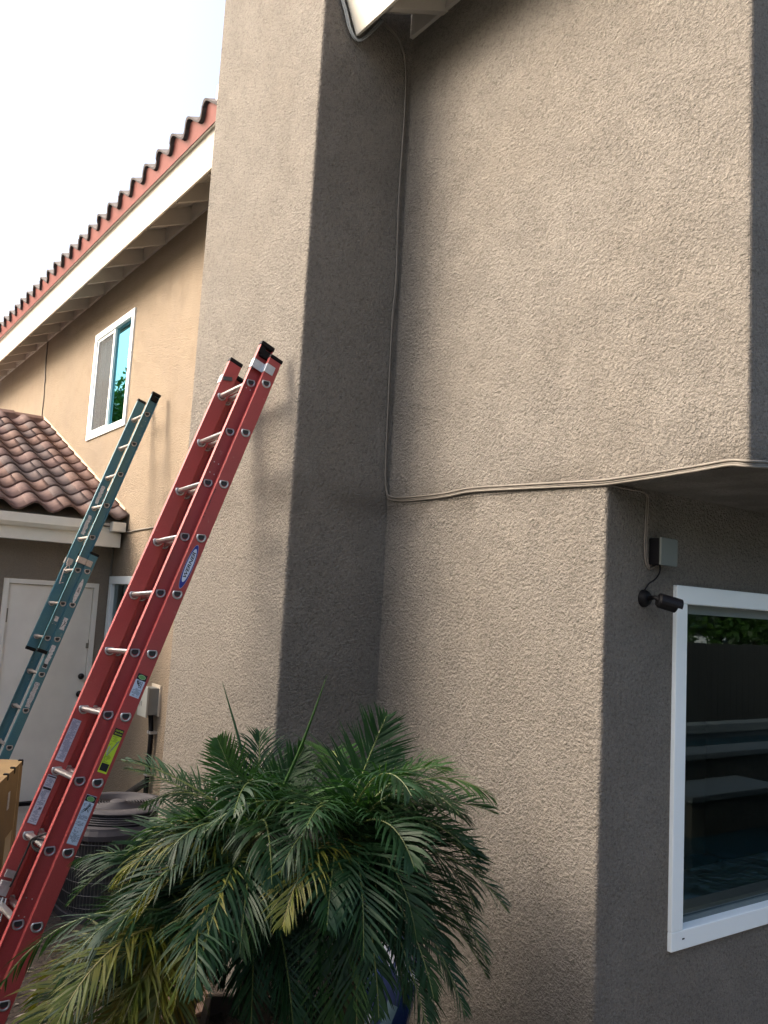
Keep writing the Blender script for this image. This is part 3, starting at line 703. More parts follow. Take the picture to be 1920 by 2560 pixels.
lb = MB(); rag(lb, .050, .092, 6.34, 6.68, ob); seg(lb, (.066, 6.42), (.080, 6.52), .004, 1, Pb, ob+.0004); seg(lb, (.080, 6.44), (.062, 6.60), .004, 1, Pb, ob+.0004); lb.build('worn_label', [label_g, label_bk], railsb[2])
lb = MB(); rag(lb, .049, .090, 7.13, 7.78, ob); quad(lb, Pb, ob+.0004, .054, .084, 7.66, 7.76, 1); lb.build('worn_label', [label_g, label_bk], railsb[2])
lb = MB(); rag(lb, .047, .093, 8.18, 8.86, ob); ell(lb, Pb, ob+.0004, .070, 8.23, .015, .03, 1); ell(lb, Pb, ob+.0006, .070, 8.23, .013, .024, 0); lines(lb, Pb, ob+.0004, .052, .088, 8.28, 8.82, .03, 2, .5); lb.build('worn_label', [label_g, label_bk, rust_al], railsb[2])
ab = -.345+.0072
for (t0, t1) in ((2.28, 2.86), (3.25, 3.86)):
    lb = MB(); rag(lb, -.022, .018, t0, t1, ab); lines(lb, Pb, ab+.0004, -.018, .012, t0+.02, t1-.02, .03, 1, .6); lb.build('worn_label', [label_g, rust_al], railsb[1])
lb = MB(); quad(lb, Pb, .0035, -.012, .018, 6.38, 6.52); lb.build('worn_patch', label_g, railsb[0])
lk = MB(); al = -.345+.016
lk.box(Pb(al, -.006, 4.72), (.014, .046, .05), (Xb, Nb, Db)); lk.box(Pb(al+.004, -.008, 4.83), (.012, .03, .02), (Xb, Nb, Db))
q = [Pb(al+.02, -.028, 5.0), Pb(al+.02, -.016, 5.42), Pb(al+.02, .012, 5.36), Pb(al+.10, .0, 5.20)]
lk.tube([Pb(al, -.006, 4.82), q[0]], .0035, 6); lk.tube([q[0], q[1]], .0045, 6); lk.tube([q[1], q[2]], .0035, 6); lk.tube([Pb(al, .006, 4.82), Pb(al+.03, .01, 5.0)], .003, 6); lk.tube([q[0], Pb(al+.08, -.02, 5.06)], .004, 6)
lk.build('rung_lock', rust_al, Lb)

# ---------------------------------------------------------------- cables
def cable(name, paths, r, m, label, group=None):
    b = MB()
    for p_ in paths: b.tube(smooth_curve(p_, 5), r, 7)
    o = b.build(name, m, None, smooth=True); return tag(o, label, 'cable', group)
YS = YW-.008
def sh3(pts, d): return [(p[0]+d[0], p[1]+d[1], p[2]+d[2]) for p in pts]
main = [(-3.895, 2.56, 5.42), (-3.897, 2.70, 5.35), (-3.897, 2.755, 5.20), (-3.897, 2.765, 4.9), (-3.897, 2.758, 4.39), (-3.897, 2.770, 3.9), (-3.897, 2.760, 3.66), (-3.897, 2.764, 3.19), (-3.897, 2.772, 2.78), (-3.893, 2.786, 2.66),
        (-3.865, YS, 2.628), (-3.76, YS, 2.613), (-3.54, YS, 2.608), (-3.37, YS, 2.609), (-3.19, YS, 2.618), (-2.9, YS, 2.607), (-2.62, YS, 2.594), (-2.38, YS, 2.583), (-2.25, YS, 2.584), (-2.07, YS, 2.589), (-1.90, YS, 2.596), (-1.78, YS, 2.602), (-1.715, YS-.003, 2.592), (-1.696, YW+.02, 2.592), (-1.696, YW+.12, 2.602), (-1.696, YW+.4, 2.60)]
cable('wall_cable', [main, sh3(main, (.004, -.006, .009)), [(p[0]+.002, p[1]-.003*math.sin(i), p[2]-.008) for i, p in enumerate(main)]], .0055, cable_m, 'painted cable bundle down the inner chimney corner and along the storey seam')
fas = [(-3.885, 2.28, 5.72), (-3.88, 2.30, 5.60), (-3.885, 2.29, 5.52), (-3.89, 2.285, 5.44), (-3.888, 2.315, 5.36), (-3.888, 2.345, 5.28), (-3.885, 2.385, 5.225), (-3.885, 2.43, 5.24), (-3.885, 2.50, 5.33), (-3.886, 2.56, 5.42)]
cable('eave_cable', [fas, sh3(fas, (.0, -.012, -.006)), sh3(fas, (.008, -.004, -.010))], .0055, cable_g, 'grey cable bundle looping round the end of the fascia above the chimney side')
cable('wall_cable', [[(-12.12, YS, 5.42), (-12.11, YS, 5.25), (-12.11, YS, 5.1), (-12.04, YS, 4.83), (-12.0, YS, 4.58), (-12.01, YS, 4.44), (-12.0, YS, 4.32)], [(-12.10, YS, 5.42), (-12.09, YS, 5.1), (-12.02, YS, 4.83)]], .007, cable_m, 'thin painted cable dropping from the eave to the garage ridge')
cable('wall_cable', [[(-8.29, YS, 2.70), (-8.30, YS, 2.65), (-8.15, YS, 2.617), (-7.93, YS, 2.624), (-7.5, YS, 2.63), (-7.0, YS, 2.64)], [(-8.27, YS-.01, 2.75), (-8.30, YS-.012, 2.68), (-8.33, YS, 2.64), (-8.50, YS-.02, 2.57), (-8.545, YS, 2.47), (-8.565, YS, 2.33), (-8.565, YS, 2.1), (-8.56, YS, 1.5)],
                     [(-8.25, YS-.01, 2.74), (-8.32, YS-.012, 2.62), (-8.49, YS-.02, 2.55), (-8.535, YS, 2.43), (-8.545, YS, 2.30), (-8.55, YS, 2.0), (-8.545, YS, 1.4)]], .008, cable_m, 'painted cables knotted at the garage eave corner and running down beside the small window')
XS = XR+.008
rc_ = [(XS, 2.80, 2.572), (XS, 2.90, 2.570), (XS, 3.03, 2.570), (XS, 3.052, 2.55), (XS, 3.050, 2.477), (XS, 3.046, 2.361), (XS, 3.052, 2.284), (XS, 3.070, 2.249), (XS, 3.092, 2.243), (XS, 3.128, 2.262)]
cable('wall_cable', [rc_, sh3(rc_[2:8], (0, .012, 0))], .0035, mat('soffit_cable', (.20, .17, .14), .6), 'thin cable under the soffit dropping to the small junction box')  # soffit cable in its own lighter tan paint

# ---------------------------------------------------------------- junction box + security camera
jb = thing('junction_box', (XR, 3.13, 2.32), 'small square black and grey box on the wall above the security camera', 'electrical box')
b = MB(); b.bx(XR, XR+.055, 3.085, 3.195, 2.262, 2.376); b.build('body', black, jb, bevel=.003)
b = MB(); b.bx(XR+.055, XR+.066, 3.082, 3.198, 2.259, 2.379); b.build('lid', mat('smoke_grey_lid', (.11, .125, .115), .4), jb, bevel=.003)
sc = thing('security_camera', (XR, 3.056, 2.114), 'black bullet security camera beside the corner of the big window', 'security camera')
b = MB(); b.lathe([(.0005, .030), (.020, .030), (.030, .022), (.037, .008), (.038, 0)], (XR, 3.056, 2.114), (Y, Z, X), 28); b.build('base', black, sc, smooth=True)
b = MB(); b.tube([(XR+.025, 3.056, 2.114), (XR+.06, 3.052, 2.120), (XR+.085, 3.045, 2.112)], [.012, .009, .012], 12); b.lathe([(.001, -.014), (.010, -.010), (.014, 0), (.010, .010), (.001, .014)], (XR+.088, 3.045, 2.110), (Y, Z, X), 14); b.build('arm', black, sc, smooth=True)
ax = Vector((.50, .80, -.22)).normalized(); s1 = ax.cross(Z).normalized(); s2 = s1.cross(ax).normalized(); c0 = Vector((XR+.085, 3.035, 2.108))
b = MB(); b.lathe([(.001, 0), (.024, .002), (.030, .010), (.031, .082), (.027, .085), (.026, .078), (.001, .078)], c0, (s1, s2, ax), 28); b.build('housing', black, sc, smooth=False)
b = MB(); pr_ = []
for i in range(13):
    t = R(-20+220*i/12); pr_.append((.037*math.cos(t), .033*math.sin(t)))
for i in range(12, -1, -1):
    t = R(-20+220*i/12); pr_.append((.0345*math.cos(t), .0305*math.sin(t)))
b.prism(pr_, c0+ax*.008, s1, s2, ax, .092); b.build('sunshield', mat('black_satin', (.004, .004, .006), .45, spec=.25), sc)
b = MB(); b.lathe([(.001, .0785), (.012, .0785)], c0, (s1, s2, ax), 20); b.build('lens', blackm, sc)
cc = smooth_curve([(XR+.03, 3.125, 2.262), (XR+.03, 3.122, 2.23), (XR+.025, 3.10, 2.20), (XR+.015, 3.07, 2.178), (XR+.008, 3.052, 2.150)], 6)
b = MB(); b.tube(cc, .0035, 7); b.build('cable', black, sc, smooth=True)

# ---------------------------------------------------------------- AC disconnect on main wall
db = thing('disconnect_box', (-7.1, YW, 1.14), 'grey steel electrical disconnect box with black conduit below, left of the chimney', 'electrical box')
b = MB(); b.bx(-7.185, -7.02, YW-.10, YW, 1.03, 1.25); b.build('body', boxd, db, bevel=.003)
b = MB(); b.bx(-7.205, -7.005, YW-.118, YW-.1005, 1.012, 1.262); b.build('cover', boxg, db, bevel=.003)
b = MB(); b.bx(-7.13, -7.105, YW-.124, YW-.1185, 1.10, 1.135); b.build('latch', alu, db)
b = MB(); b.bx(-7.195, -7.0, YW-.012, YW-.001, 1.02, 1.275); b.build('backplate', mat('pale_caulk', (.55, .48, .38), .8), db)
b = MB(); b.tube(smooth_curve([(-7.07, YW-.05, 1.03), (-7.06, YW-.045, .97), (-7.045, YW-.04, .83), (-7.055, YW-.04, .60), (-7.055, YW-.04, .40), (-7.06, YW-.04, .2)], 4), .021, 12); b.build('conduit', black, db, smooth=True)
for z_ in (.885, .545):
    b = MB(); b.box((-7.05, YW-.03, z_), (.075, .062, .022)); b.build('strap', alu_d, db)
rl_ = MB(); rl_.tube(smooth_curve([(-7.05, YW-.05, .48), (-7.12, YW-.10, .42), (-7.28, YW-.16, .30), (-7.4, YW-.2, .1)], 4), .030, 10); tag(rl_.build('line_set', mat('black_foam', (.018, .016, .015), .9, bump=[(40, .006, 1)]), None, smooth=True), 'black insulated pipe leaving the wall behind the air conditioner', 'pipe')

# ---------------------------------------------------------------- air conditioner
ac = thing('air_conditioner', (-5.76, 2.07, 0), 'round grey air conditioner condenser behind the red ladder, partly hidden by palm fronds', 'air conditioner')
ac0 = Vector((-5.76, 2.07, 0)); RA = .36
def sq(r, n=48, e=3.2):
    o = []
    for i in range(n):
        t = 2*math.pi*i/n+.3; c, s = math.cos(t), math.sin(t)
        k_ = (abs(c)**e+abs(s)**e)**(-1/e); o.append((r*k_*c*.97, r*k_*s*.97))
    return o
def loft(m, rings):
    n = len(rings[0][0]); vs = []
    for pts, z_ in rings: vs += [ac0+Vector((p[0], p[1], z_)) for p in pts]
    fs = []
    for i in range(len(rings)-1):
        for k_ in range(n): fs.append((i*n+k_, i*n+(k_+1) % n, (i+1)*n+(k_+1) % n, (i+1)*n+k_))
    fs.append(tuple(range((len(rings)-1)*n, len(rings)*n))); m.add(vs, fs)
b = MB(); loft(b, [(sq(RA-.03), .03), (sq(RA-.03), .50)]); b.build('coil', coil, ac)
b = MB(); loft(b, [(sq(RA+.01), 0), (sq(RA+.01), .045), (sq(RA-.02), .05)]); b.build('base_pan', acg, ac)
b = MB(); loft(b, [(sq(RA-.005), .485), (sq(RA+.012), .49), (sq(RA+.014), .52), (sq(RA), .545), (sq(RA-.005), .56), (sq(RA-.03), .565)]); b.build('top_skirt', acg, ac, smooth=False)
b = MB()
for i in range(5): b.lathe([(.335-.004*i, .575+.0125*i), (.345-.004*i, .575+.0125*i), (.340-.004*i, .580+.0125*i), (.335-.004*i, .579+.0125*i)], ac0, n=48, close=True)
b.build('louvre_rings', acg, ac)
b = MB(); b.lathe([(.30, .563), (.30, .632)], ac0, n=40); b.build('fan_shroud', coil, ac)
b = MB(); b.lathe([(.225, .645), (.29, .648), (.330, .640), (.335, .632), (.325, .628), (.23, .636)], ac0, n=48, close=True); b.build('top_ring', acg, ac, smooth=True)
b = MB(); b.lathe([(.001, .655), (.045, .655), (.055, .648), (.055, .64)], ac0, n=28); b.build('hub', acg, ac, smooth=True)
b = MB(); b.lathe([(.001, .60), (.23, .60)], ac0, n=28); b.build('fan_opening', coil, ac)
for i in range(9):
    r_ = .065+i*.0185; b = MB(); b.lathe([(r_-.0035, .643), (r_, .648), (r_+.0035, .643), (r_, .640)], ac0, n=44, close=True); b.build('grille_ring', acg, ac)
for i in range(8):
    t = math.pi*2*i/8; d_ = Vector((math.cos(t), math.sin(t), 0)); b = MB(); b.box(ac0+d_*.14+Z*.641, (.19, .006, .005), (d_, Z.cross(d_), Z)); b.build('grille_spoke', acg, ac)
b = MB(); pts = sq(RA, 120)
for p_ in pts: b.box(ac0+Vector((p_[0], p_[1], .27)), (.0035, .0035, .44))
o = b.build('cage_wires', wire_m, ac); o['kind'] = 'stuff'
for z_ in (.09, .165, .24, .315, .39, .465):
    b = MB(); b.tube([ac0+Vector((p[0]*1.005, p[1]*1.005, z_)) for p in pts[::2]+[pts[0]]], .0028, 5); b.build('cage_hoop', wire_m, ac)
b = MB(); t = R(185); b.box(ac0+Vector((-.10, -.36, .26)), (.06, .03, .46)); b.build('corner_post', acg, ac, bevel=.006)

# ---------------------------------------------------------------- carton
u_ = Vector((.92, -.39, 0)).normalized(); v_ = Vector((-.39, -.92, 0)).normalized(); c0 = Vector((-6.44, 1.61, .02))
ct = thing('carton', c0, 'tall brown cardboard carton standing left of the red ladder', 'box')
cz = .80
b = MB(); b.box(c0+u_*.5+v_*.30+Z*(cz/2), (1.0, .60, cz), (u_, v_, Z)); b.build('body', card, ct, bevel=.004)
b = MB(); b.box(c0+u_*.5+v_*.30+Z*(cz+.002), (.998, .055, .002), (u_, v_, Z)); b.box(c0+u_*.5+v_*.145+Z*(cz+.006), (1.0, .29, .004), (u_, (v_+Z*.03).normalized(), Z)); b.build('flap', card, ct)
for q in (.02, .30, .52): b = MB(); b.box(c0+u_*q-v_*.001+Z*(cz-.012), (.035, .004, .034), (u_, v_, Z)); b.box(c0+u_*q+v_*.014+Z*(cz+.0045), (.035, .028, .012), (u_, v_, Z)); b.build('corner_clip', black, ct)
b = MB(); b.box(c0+u_*.145-v_*.001+Z*(cz/2), (.012, .003, cz-.02), (u_, v_, Z)); b.build('edge_fold', mat('cardboard_edge', (.42, .29, .15), .8), ct)
b = MB(); b.box(c0+u_*.42-v_*.001+Z*.62, (.06, .002, .11), (u_, v_, Z)); b.build('shipping_label', label_g, ct)
b = MB(); rag(b, 0, 0, 0, 0, 0) if False else b.box(c0+u_*.30-v_*.001+Z*.27, (.22, .002, .22), (u_, v_, Z)); b.build('yellow_patch', card_yellow, ct)  # flat yellow-brown patch on the carton side

# ---------------------------------------------------------------- planter, palms
pu_ = Vector((.29, .50, 0)).normalized(); pv_ = Vector((.865, -.5, 0)).normalized(); pc_ = Vector((-3.40, 1.66, 0))
pl = thing('planter', pc_+pu_*.3+pv_*.3, 'dark square wooden planter box under the palms', 'planter')
def side(o_, d_, L_, nrm, nm='side'):
    b = MB(); b.box(o_+d_*(L_/2)+nrm*.0125+Z*.2, (L_, .025, .40), (d_, nrm, Z)); b.build(nm, wood_d, pl, bevel=.003)
side(pc_, pu_, .62, pv_); side(pc_+pv_*.595, pu_, .62, pv_); side(pc_+pv_*.026, pv_, .568, pu_); side(pc_+pu_*.595+pv_*.026, pv_, .568, pu_)
b = MB(); n = 14
vs = []
for i in range(n+1):
    for j in range(n+1): vs.append(pc_+pu_*(.026+.568*i/n)+pv_*(.026+.568*j/n)+Z*(.33+random.uniform(-.012, .012)))
b.add(vs, [(i*(n+1)+j, i*(n+1)+j+1, (i+1)*(n+1)+j+1, (i+1)*(n+1)+j) for i in range(n) for j in range(n)]); b.build('soil', soil, pl)

def frond_mesh(name, m_i, base, az, el, Lf, droop, lw=.0068, nl=54, ll=.24, droopl=.5, roll=0, fold=.25):
    """arching pinnate frond; returns MB built object data"""
    rnd = random.Random(hash((round(az, 3), round(el, 3), round(Lf, 3))) & 0xffff)
    mb = MB(); d = Vector((math.cos(az)*math.cos(el), math.sin(az)*math.cos(el), math.sin(el)))
    p = Vector(base); seg_n = 16; pts = [p.copy()]; dirs = [d.copy()]
    for i in range(seg_n):
        t = i/seg_n
        d = (d + Vector((0, 0, -1))*droop*(.4+1.2*t)/seg_n + Vector((rnd.uniform(-1, 1), rnd.uniform(-1, 1), 0))*.008).normalized()
        p = p + d*(Lf/seg_n)
        if p.y > 2.76: p.y = 2.76 - (p.y-2.76)*.3
        if p.x > -3.9-.0 and p.x < -3.86 and p.y > 2.2: p.x = -3.86
        pts.append(p.copy()); dirs.append(d.copy())
    mb.tube(pts, [.0055*(1-.75*i/seg_n) for i in range(seg_n+1)], 5, mi=1)
    sidev = Vector((-math.sin(az+roll), math.cos(az+roll), 0))
    for k_ in range(nl):
        t = .10+.89*k_/(nl-1); f = t*seg_n; i = min(int(f), seg_n-1); fr = f-i
        q = pts[i].lerp(pts[i+1], fr); dd = dirs[i].lerp(dirs[i+1], fr).normalized()
        s0 = (sidev - dd*sidev.dot(dd)).normalized(); nrm = s0.cross(dd)
        if nrm.z < 0: nrm = -nrm
        l_ = ll*(math.sin(math.pi*min(1, (t*.86+.14)))**.55)*(.75+.25*(1-t))
        for s in (-1, 1):
            if rnd.random() < .05: continue
            ang = R(60-32*t)+rnd.uniform(-.17, .17)
            ld = (dd*math.cos(ang)+s0*(s*math.sin(ang))+nrm*(fold+rnd.uniform(-.25, .22))).normalized()
            L_ = l_*rnd.uniform(.82, 1.1); pp = q.copy(); wv = (dd - ld*dd.dot(ld)).normalized()
            row = []; ns = 4
            for j in range(ns+1):
                w_ = lw*(.35, 1, .95, .62, .04)[j]*.5*(1 if rnd.random() > 0 else 1)
                row += [pp+wv*w_, pp-wv*w_]
                ld = (ld+Vector((0, 0, -1))*droopl*(.5+j*.45)/ns*(.8+rnd.random()*.4)).normalized()
                pp = pp+ld*(L_/ns)
                if pp.y > 2.785: pp.y = 2.785
            mb.add(row, [(2*j, 2*j+1, 2*j+3, 2*j+2) for j in range(ns)], 0)
    return mb
stalk = mat('frond_stalk', (.09, .12, .03), .5)
stalky = mat('frond_stalk_yellow', (.20, .17, .05), .5)
FM = [leafA, leafB, leafC, leafD, leafE]
def palm(loc, crown, label, specs, trunk_r=.045):
    base = Vector(loc); cr = Vector(crown)
    T = thing('palm', base, label, 'palm', 'small feathery palms growing in the dark planter')
    t = MB(); n = 12; pts = []; rr = []
    for i in range(n+1):
        q = base.lerp(cr, i/n) + Vector((math.sin(i*.7)*.008, math.cos(i*.9)*.008, 0)); pts.append(q); rr.append(trunk_r*(1.15-.35*i/n)*(1+.10*(i % 2)))
    t.tube(pts, rr, 10)
    for i in range(40):
        f = random.uniform(.1, .98); q = base.lerp(cr, f); an = random.uniform(0, 6.28); dv = Vector((math.cos(an), math.sin(an), .7)).normalized()
        t.tube([q+dv*trunk_r*.7, q+dv*(trunk_r*.9+.035)], [.011, .004], 5)
    t.build('trunk', trunkm, T)
    for s in specs:
        az, el, L_, dr, mi = s[:5]; kw = s[5] if len(s) > 5 else {}
        mb = frond_mesh('frond', mi, cr+Vector((random.uniform(-.02, .02), random.uniform(-.02, .02), random.uniform(-.05, .03))), R(az), R(el), L_, dr, **kw)
        mb.build('frond', [FM[mi], stalky if mi >= 3 else stalk], T)
    return T
def rosette(n, el0, el1, L0, L1, mats_, azr=(0, 360), rnd=random):
    o = []
    for i in range(n):
        az = azr[0]+(azr[1]-azr[0])*(i+rnd.uniform(.1, .9))/n; el = rnd.uniform(el0, el1)
        o.append((az, el, rnd.uniform(L0, L1), rnd.uniform(1.3, 2.3), rnd.choice(mats_), dict(ll=rnd.uniform(.20, .31), roll=rnd.uniform(-.7, .7), droopl=rnd.uniform(.15, .8), fold=rnd.uniform(-.05, .5), lw=rnd.uniform(.0075, .0105), nl=rnd.choice((38, 42, 46)))))
    return o
# screen-left is roughly world azimuth 235 deg (towards -x -y), screen-right about 55 deg
random.seed(11)
A_specs = rosette(14, 0, 32, .55, .78, [0, 0, 1, 1, 3], (170, 330)) + rosette(13, 25, 65, .5, .68, [0, 0, 2, 2]) + rosette(14, -35, 0, .5, .72, [0, 3, 0, 1], (180, 310)) + rosette(8, -70, -30, .45, .7, [0, 1, 0, 3], (230, 380)) + [
    (205, 26, .78, .5, 0), (222, 34, .66, .6, 1), (240, 68, .42, .3, 2, dict(ll=.2, roll=1.6, droopl=.1, lw=.009)), (60, 70, .40, .3, 0, dict(ll=.2, roll=1.3, droopl=.1, lw=.009)), (150, 75, .45, .2, 0)]
palm((-3.06, 1.72, .32), (-3.12, 1.69, 1.08), 'palm with upright spear leaves, on the left of the planter', A_specs)
B_specs = rosette(15, 0, 50, .48, .64, [0, 0, 1, 1], (-60, 160)) + rosette(12, 30, 65, .5, .7, [0, 1, 2]) + rosette(17, -60, -10, .5, .75, [0, 1, 2, 0], (-110, 120)) + [
    (60, 74, .50, .35, 0, dict(ll=.27, fold=.05, droopl=.12, roll=1.48, lw=.009)), (35, -5, .72, 1.4, 1), (50, -20, .75, 1.0, 0), (20, -25, .78, 1.0, 1), (60, 5, .62, 1.8, 0), (5, -35, .75, .8, 0), (100, 60, .42, .6, 1, dict(ll=.22, fold=.05, droopl=.2, roll=.8, lw=.0075)), (50, 20, .55, .9, 1, dict(ll=.2, fold=.3, droopl=.3, roll=.2, lw=.008)), (45, 30, .62, .9, 1), (40, 10, .7, 1.2, 1), (35, 62, .55, 1.6, 2), (300, 30, .6, 2.2, 3), (285, 10, .6, 2.0, 0)]
palm((-2.86, 2.02, .32), (-2.88, 1.95, 1.12), 'palm spreading against the wall, on the right of the planter', B_specs)
C_specs = rosette(12, -10, 25, .5, .75, [0, 3, 3, 1, 0], (170, 330)) + rosette(13, -45, -5, .5, .75, [3, 0, 3, 0, 4], (160, 330)) + rosette(6, 20, 60, .5, .6, [0, 1])
palm((-3.10, 1.45, .32), (-3.12, 1.42, .80), 'lowest palm with yellowing fronds, nearest the ladder foot', C_specs, .04)
# spear leaves (unopened)
def spear(base, tip, r):
    b = MB(); a = Vector(base); c = Vector(tip); m_ = a.lerp(c, .5)+Vector((.01, .01, .0)); b.tube(smooth_curve([a, m_, c], 5), [r*(.6 if i == 0 else 1-.9*(i/10)**1.5) for i in range(11)], 5); return b
pals = [o for o in C.objects if o.name.startswith('palm')]
spear((-3.12, 1.69, 1.12), (-3.34, 1.60, 1.665), .010).build('spear_leaf', leafB, pals[0])
spear((-3.10, 1.71, 1.12), (-2.86, 1.81, 1.74), .010).build('spear_leaf', leafC, pals[0])

# bag, pavers, litter
bg_ = thing('soil_bag', (-2.95, 2.45, 0), 'blue and white plastic soil bag propped behind the palms', 'bag')
bo = Vector((-3.15, 2.30, 0)); bd = Vector((.75, -.25, 0)).normalized(); bn = Vector((-bd.y, bd.x, 0)); bup = (Z*.93+bn*.25).normalized()
b = MB(); n = 12; front = []; back = []
for i in range(n+1):
    for j in range(n+1):
        u = i/n; v = j/n; bulge = .07*(math.sin(math.pi*u)*math.sin(math.pi*v))**.5
        pz = bo+bd*(.46*(u-.5))+bup*(.60*v)
        wr_ = .006*math.sin(u*23+v*11)
        front.append(pz-bn*(bulge+wr_)); back.append(pz+bn*bulge)
k_ = n+1
b.add(front, [(i*k_+j, (i+1)*k_+j, (i+1)*k_+j+1, i*k_+j+1) for i in range(n) for j in range(n)])
b.add(back, [(i*k_+j, i*k_+j+1, (i+1)*k_+j+1, (i+1)*k_+j) for i in range(n) for j in range(n)], 0)
fi = 0
for i in range(n):
    for j in range(n):
        if j in (10,) and i % 3 != 1: b.m[fi] = 1
        if i in (9, 10) and j < 8: b.m[fi] = 2
        if j in (3, 4, 5) and 3 < i < 8 and (i+j) % 2: b.m[fi] = 1
        fi += 1
b.build('sack', [bagb, bagw, bagg], bg_, smooth=True)
for i, (x, y, rz) in enumerate(((-3.75, 1.75, .3), (-3.62, 1.45, .9))):
    b = MB(); q = Matrix.Rotation(rz, 3, 'Z'); b.box((x, y, .12 if i == 0 else .03), (.30, .20, .24 if i == 0 else .06), (q@X, q@Y, Z)); o = b.build('concrete_block' if i == 0 else 'paving_slab', paver, None, bevel=.008)
    tag(o, 'brown masonry block beside the planter back edge' if i == 0 else 'low brown paving slab on the soil left of the planter', 'block')
dry = MB(); random.seed(5)
for i in range(900):
    x, y = random.uniform(-5.2, -2.4), random.uniform(.6, 2.75)
    if (x > -3.9-.02 and x < -3.0) and y > 2.9: continue
    if x < XC1 and y > YC-.02: continue
    a = random.uniform(0, 6.28); l_ = random.uniform(.02, .09); w_ = random.uniform(.004, .012); z_ = random.uniform(.003, .03)
    d_ = Vector((math.cos(a), math.sin(a), random.uniform(-.2, .3))); s_ = Vector((-math.sin(a), math.cos(a), 0))*w_; c = Vector((x, y, z_))
    dry.add([c, c+d_*l_*.5+s_, c+d_*l_, c+d_*l_*.5-s_], [(0, 1, 2, 3)], random.randrange(2))
tag(dry.build('leaf_litter', [drym, mat('pale_litter', (.22, .19, .16), .8)]), 'dry fallen leaves and twigs over the dark soil', 'leaf litter', kind='stuff')

# ---------------------------------------------------------------- garden seen in the window reflection
def leafcloud(mb, c, r, n, ls, rnd, mi=0):
    for i in range(n):
        v = Vector((rnd.gauss(0, 1), rnd.gauss(0, 1), rnd.gauss(0, 1))).normalized()*(rnd.random()**.4)
        p = Vector(c)+Vector((v.x*r[0], v.y*r[1], v.z*r[2])); a = Vector((rnd.uniform(-1, 1), rnd.uniform(-1, 1), rnd.uniform(-1, 1))).normalized(); b_ = a.cross(Vector((rnd.uniform(-1, 1), rnd.uniform(-1, 1), rnd.uniform(-1, 1)))).normalized()
        s = ls*rnd.uniform(.6, 1.3); mb.add([p-a*s, p+b_*s*.45, p+a*s, p-b_*s*.45], [(0, 1, 2, 3)], mi)
rnd = random.Random(3)
pool = MB(); pool.bx(-1.1, .50, 2.6, 14, .02, .15); tag(pool.build('pool_water', water), kind='structure')
sp_w = thing('spa_wall', (.6, 6, 0), 'raised stone spa wall with pale coping between the pool and the fence', 'wall')
b = MB(); b.bx(.52, .72, 2.4, 14, 0, .70); b.build('stone_face', stone, sp_w)
b = MB(); b.bx(.45, .80, 2.35, 14, .70, .76); b.build('coping', copm, sp_w, bevel=.01)
b = MB(); b.bx(1.75, 2.0, 2.35, 14, .70, .80); b.bx(1.8, 2.0, 2.4, 14, 0, .70); b.build('rear_coping', copm, sp_w)
b = MB(); b.bx(.72, 1.8, 2.4, 14, .0, .62); tag(b.build('spa_water', water), kind='structure')
pcb = MB(); pcb.bx(-1.4, -1.1, 2.4, 14, 0, .17); tag(pcb.build('pool_edge', copm, None, bevel=.01), kind='structure')
b = MB(); b.bx(-.05, .42, 6.9, 8.3, .1, .46); b.build('step_stone', stone, sp_w, bevel=.01); b = MB(); b.bx(-.09, .44, 6.85, 8.35, .461, .52); b.build('step_coping', copm, sp_w, bevel=.01)
fn = thing('garden_fence', (2.4, 4, 0), 'tall dark board fence behind the spa', 'fence')
for i in range(110):
    pass
bd_ = MB(); bd_.bx(0, .02, 0, .145, 0, 1.80); fb = bd_.build('board', fence_m, fn); fb.matrix_basis = Matrix.Translation((2.4, -4, 0))
for i in range(1, 130): share(fb, 'board', fn, Matrix.Translation((2.4, -4+i*.152, random.uniform(-.01, .01))))
b = MB(); b.bx(2.425, 2.47, -4, 15.8, .3, .39); b.bx(2.425, 2.47, -4, 15.8, 1.5, 1.59); b.build('rail', fence_m, fn)
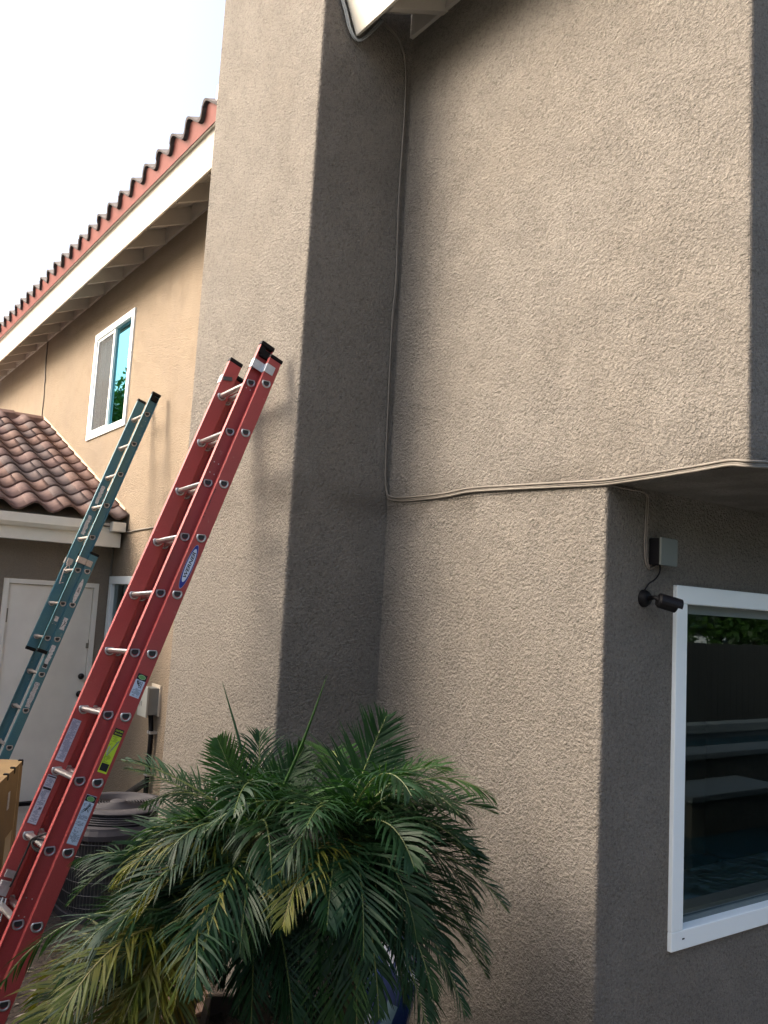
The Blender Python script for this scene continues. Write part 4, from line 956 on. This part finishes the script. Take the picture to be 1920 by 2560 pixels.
for i, yy in enumerate((1, 4.2, 7.2, 10.5, 14)):
    T = thing('garden_tree', (3.6, yy, 0), ['leafy tree behind the fence at its near end', 'leafy tree behind the fence opposite the picture window', 'leafy tree behind the middle of the fence', 'leafy tree behind the far part of the fence', 'leafy tree behind the far end of the fence'][i], 'tree', 'trees behind the garden fence')
    b = MB(); b.tube([(3.6, yy, 0), (3.65, yy+.1, 1.6), (3.6, yy, 3.0)], [.12, .09, .04], 8); b.build('trunk', trunkm, T)
    b = MB()
    for k_ in range(30): leafcloud(b, (4.0+rnd.uniform(-.7, .7), yy+rnd.uniform(-1.3, 1.3), rnd.uniform(1.7, 3.5)), (.75, .8, .6), 200, .085, rnd)
    b.build('crown', leafH, T)
# tree reflected in the upper window
T = thing('broadleaf_tree', (-27, -3.2, 0), 'bright green broadleaf tree reflected in the upper window', 'tree')
b = MB(); b.tube([(-27, -3.2, 0), (-27.1, -3.1, 3), (-27, -3.2, 6)], [.25, .2, .1], 10); b.build('trunk', trunkm, T)
b = MB()
for k_ in range(50):
    leafcloud(b, (-27+rnd.gauss(0, 1.3), -2.9+rnd.gauss(0, 1.5), rnd.uniform(5.0, 8.9)), (.9, .9, .7), 160, .13, rnd)
b.build('crown', leafT, T)
# unseen block wall added behind the camera to cut the low light
bw = thing('added_yard_wall', (-6, -9, 0), 'unseen pale block wall added behind the viewer to cut the low light', 'wall')
b = MB(); b.bx(-30, 14, -9.2, -9, 0, 2.0); b.build('wall_face', conc, bw); b = MB(); b.bx(-30, 14, -9.25, -8.95, 2.0, 2.08); b.build('cap', copm, bw)

# unseen hedge added behind the viewer to darken the lower walls
hb = thing('added_hedge', (-2, -3.4, 0), 'unseen tall leafy hedge added behind the viewer to darken the lower walls', 'hedge')
b = MB()
for k_ in range(150): leafcloud(b, (rnd.uniform(-7.5, 3.4), -3.6+rnd.uniform(-.5, .4), rnd.uniform(.2, 3.9)), (.7, .5, .55), 90, .10, rnd)
b.build('foliage', leafH, hb)
b = MB()
for k_ in range(14): b.tube([(-7.3+k_*.8, -3.6, 0), (-7.3+k_*.8+.1, -3.55, 3)], [.04, .02], 6)
b.build('stem', trunkm, hb)

T = thing('added_shade_tree', (-7.4, -4.4, 0), 'broad shade tree behind the viewer, toward the sun', 'tree')  # tree added out of view to shade the palms and lower walls
b = MB(); b.tube([(-7.4, -4.4, 0), (-7.3, -4.3, 2), (-7.2, -4.2, 4.4)], [.2, .16, .08], 10); b.build('trunk', trunkm, T)
b = MB()
for k_ in range(70): leafcloud(b, (rnd.gauss(-7.0, 1.25), rnd.gauss(-3.9, .8), rnd.uniform(2.6, 5.7)), (.75, .7, .6), 110, .12, rnd)
b.build('crown', leafH, T)
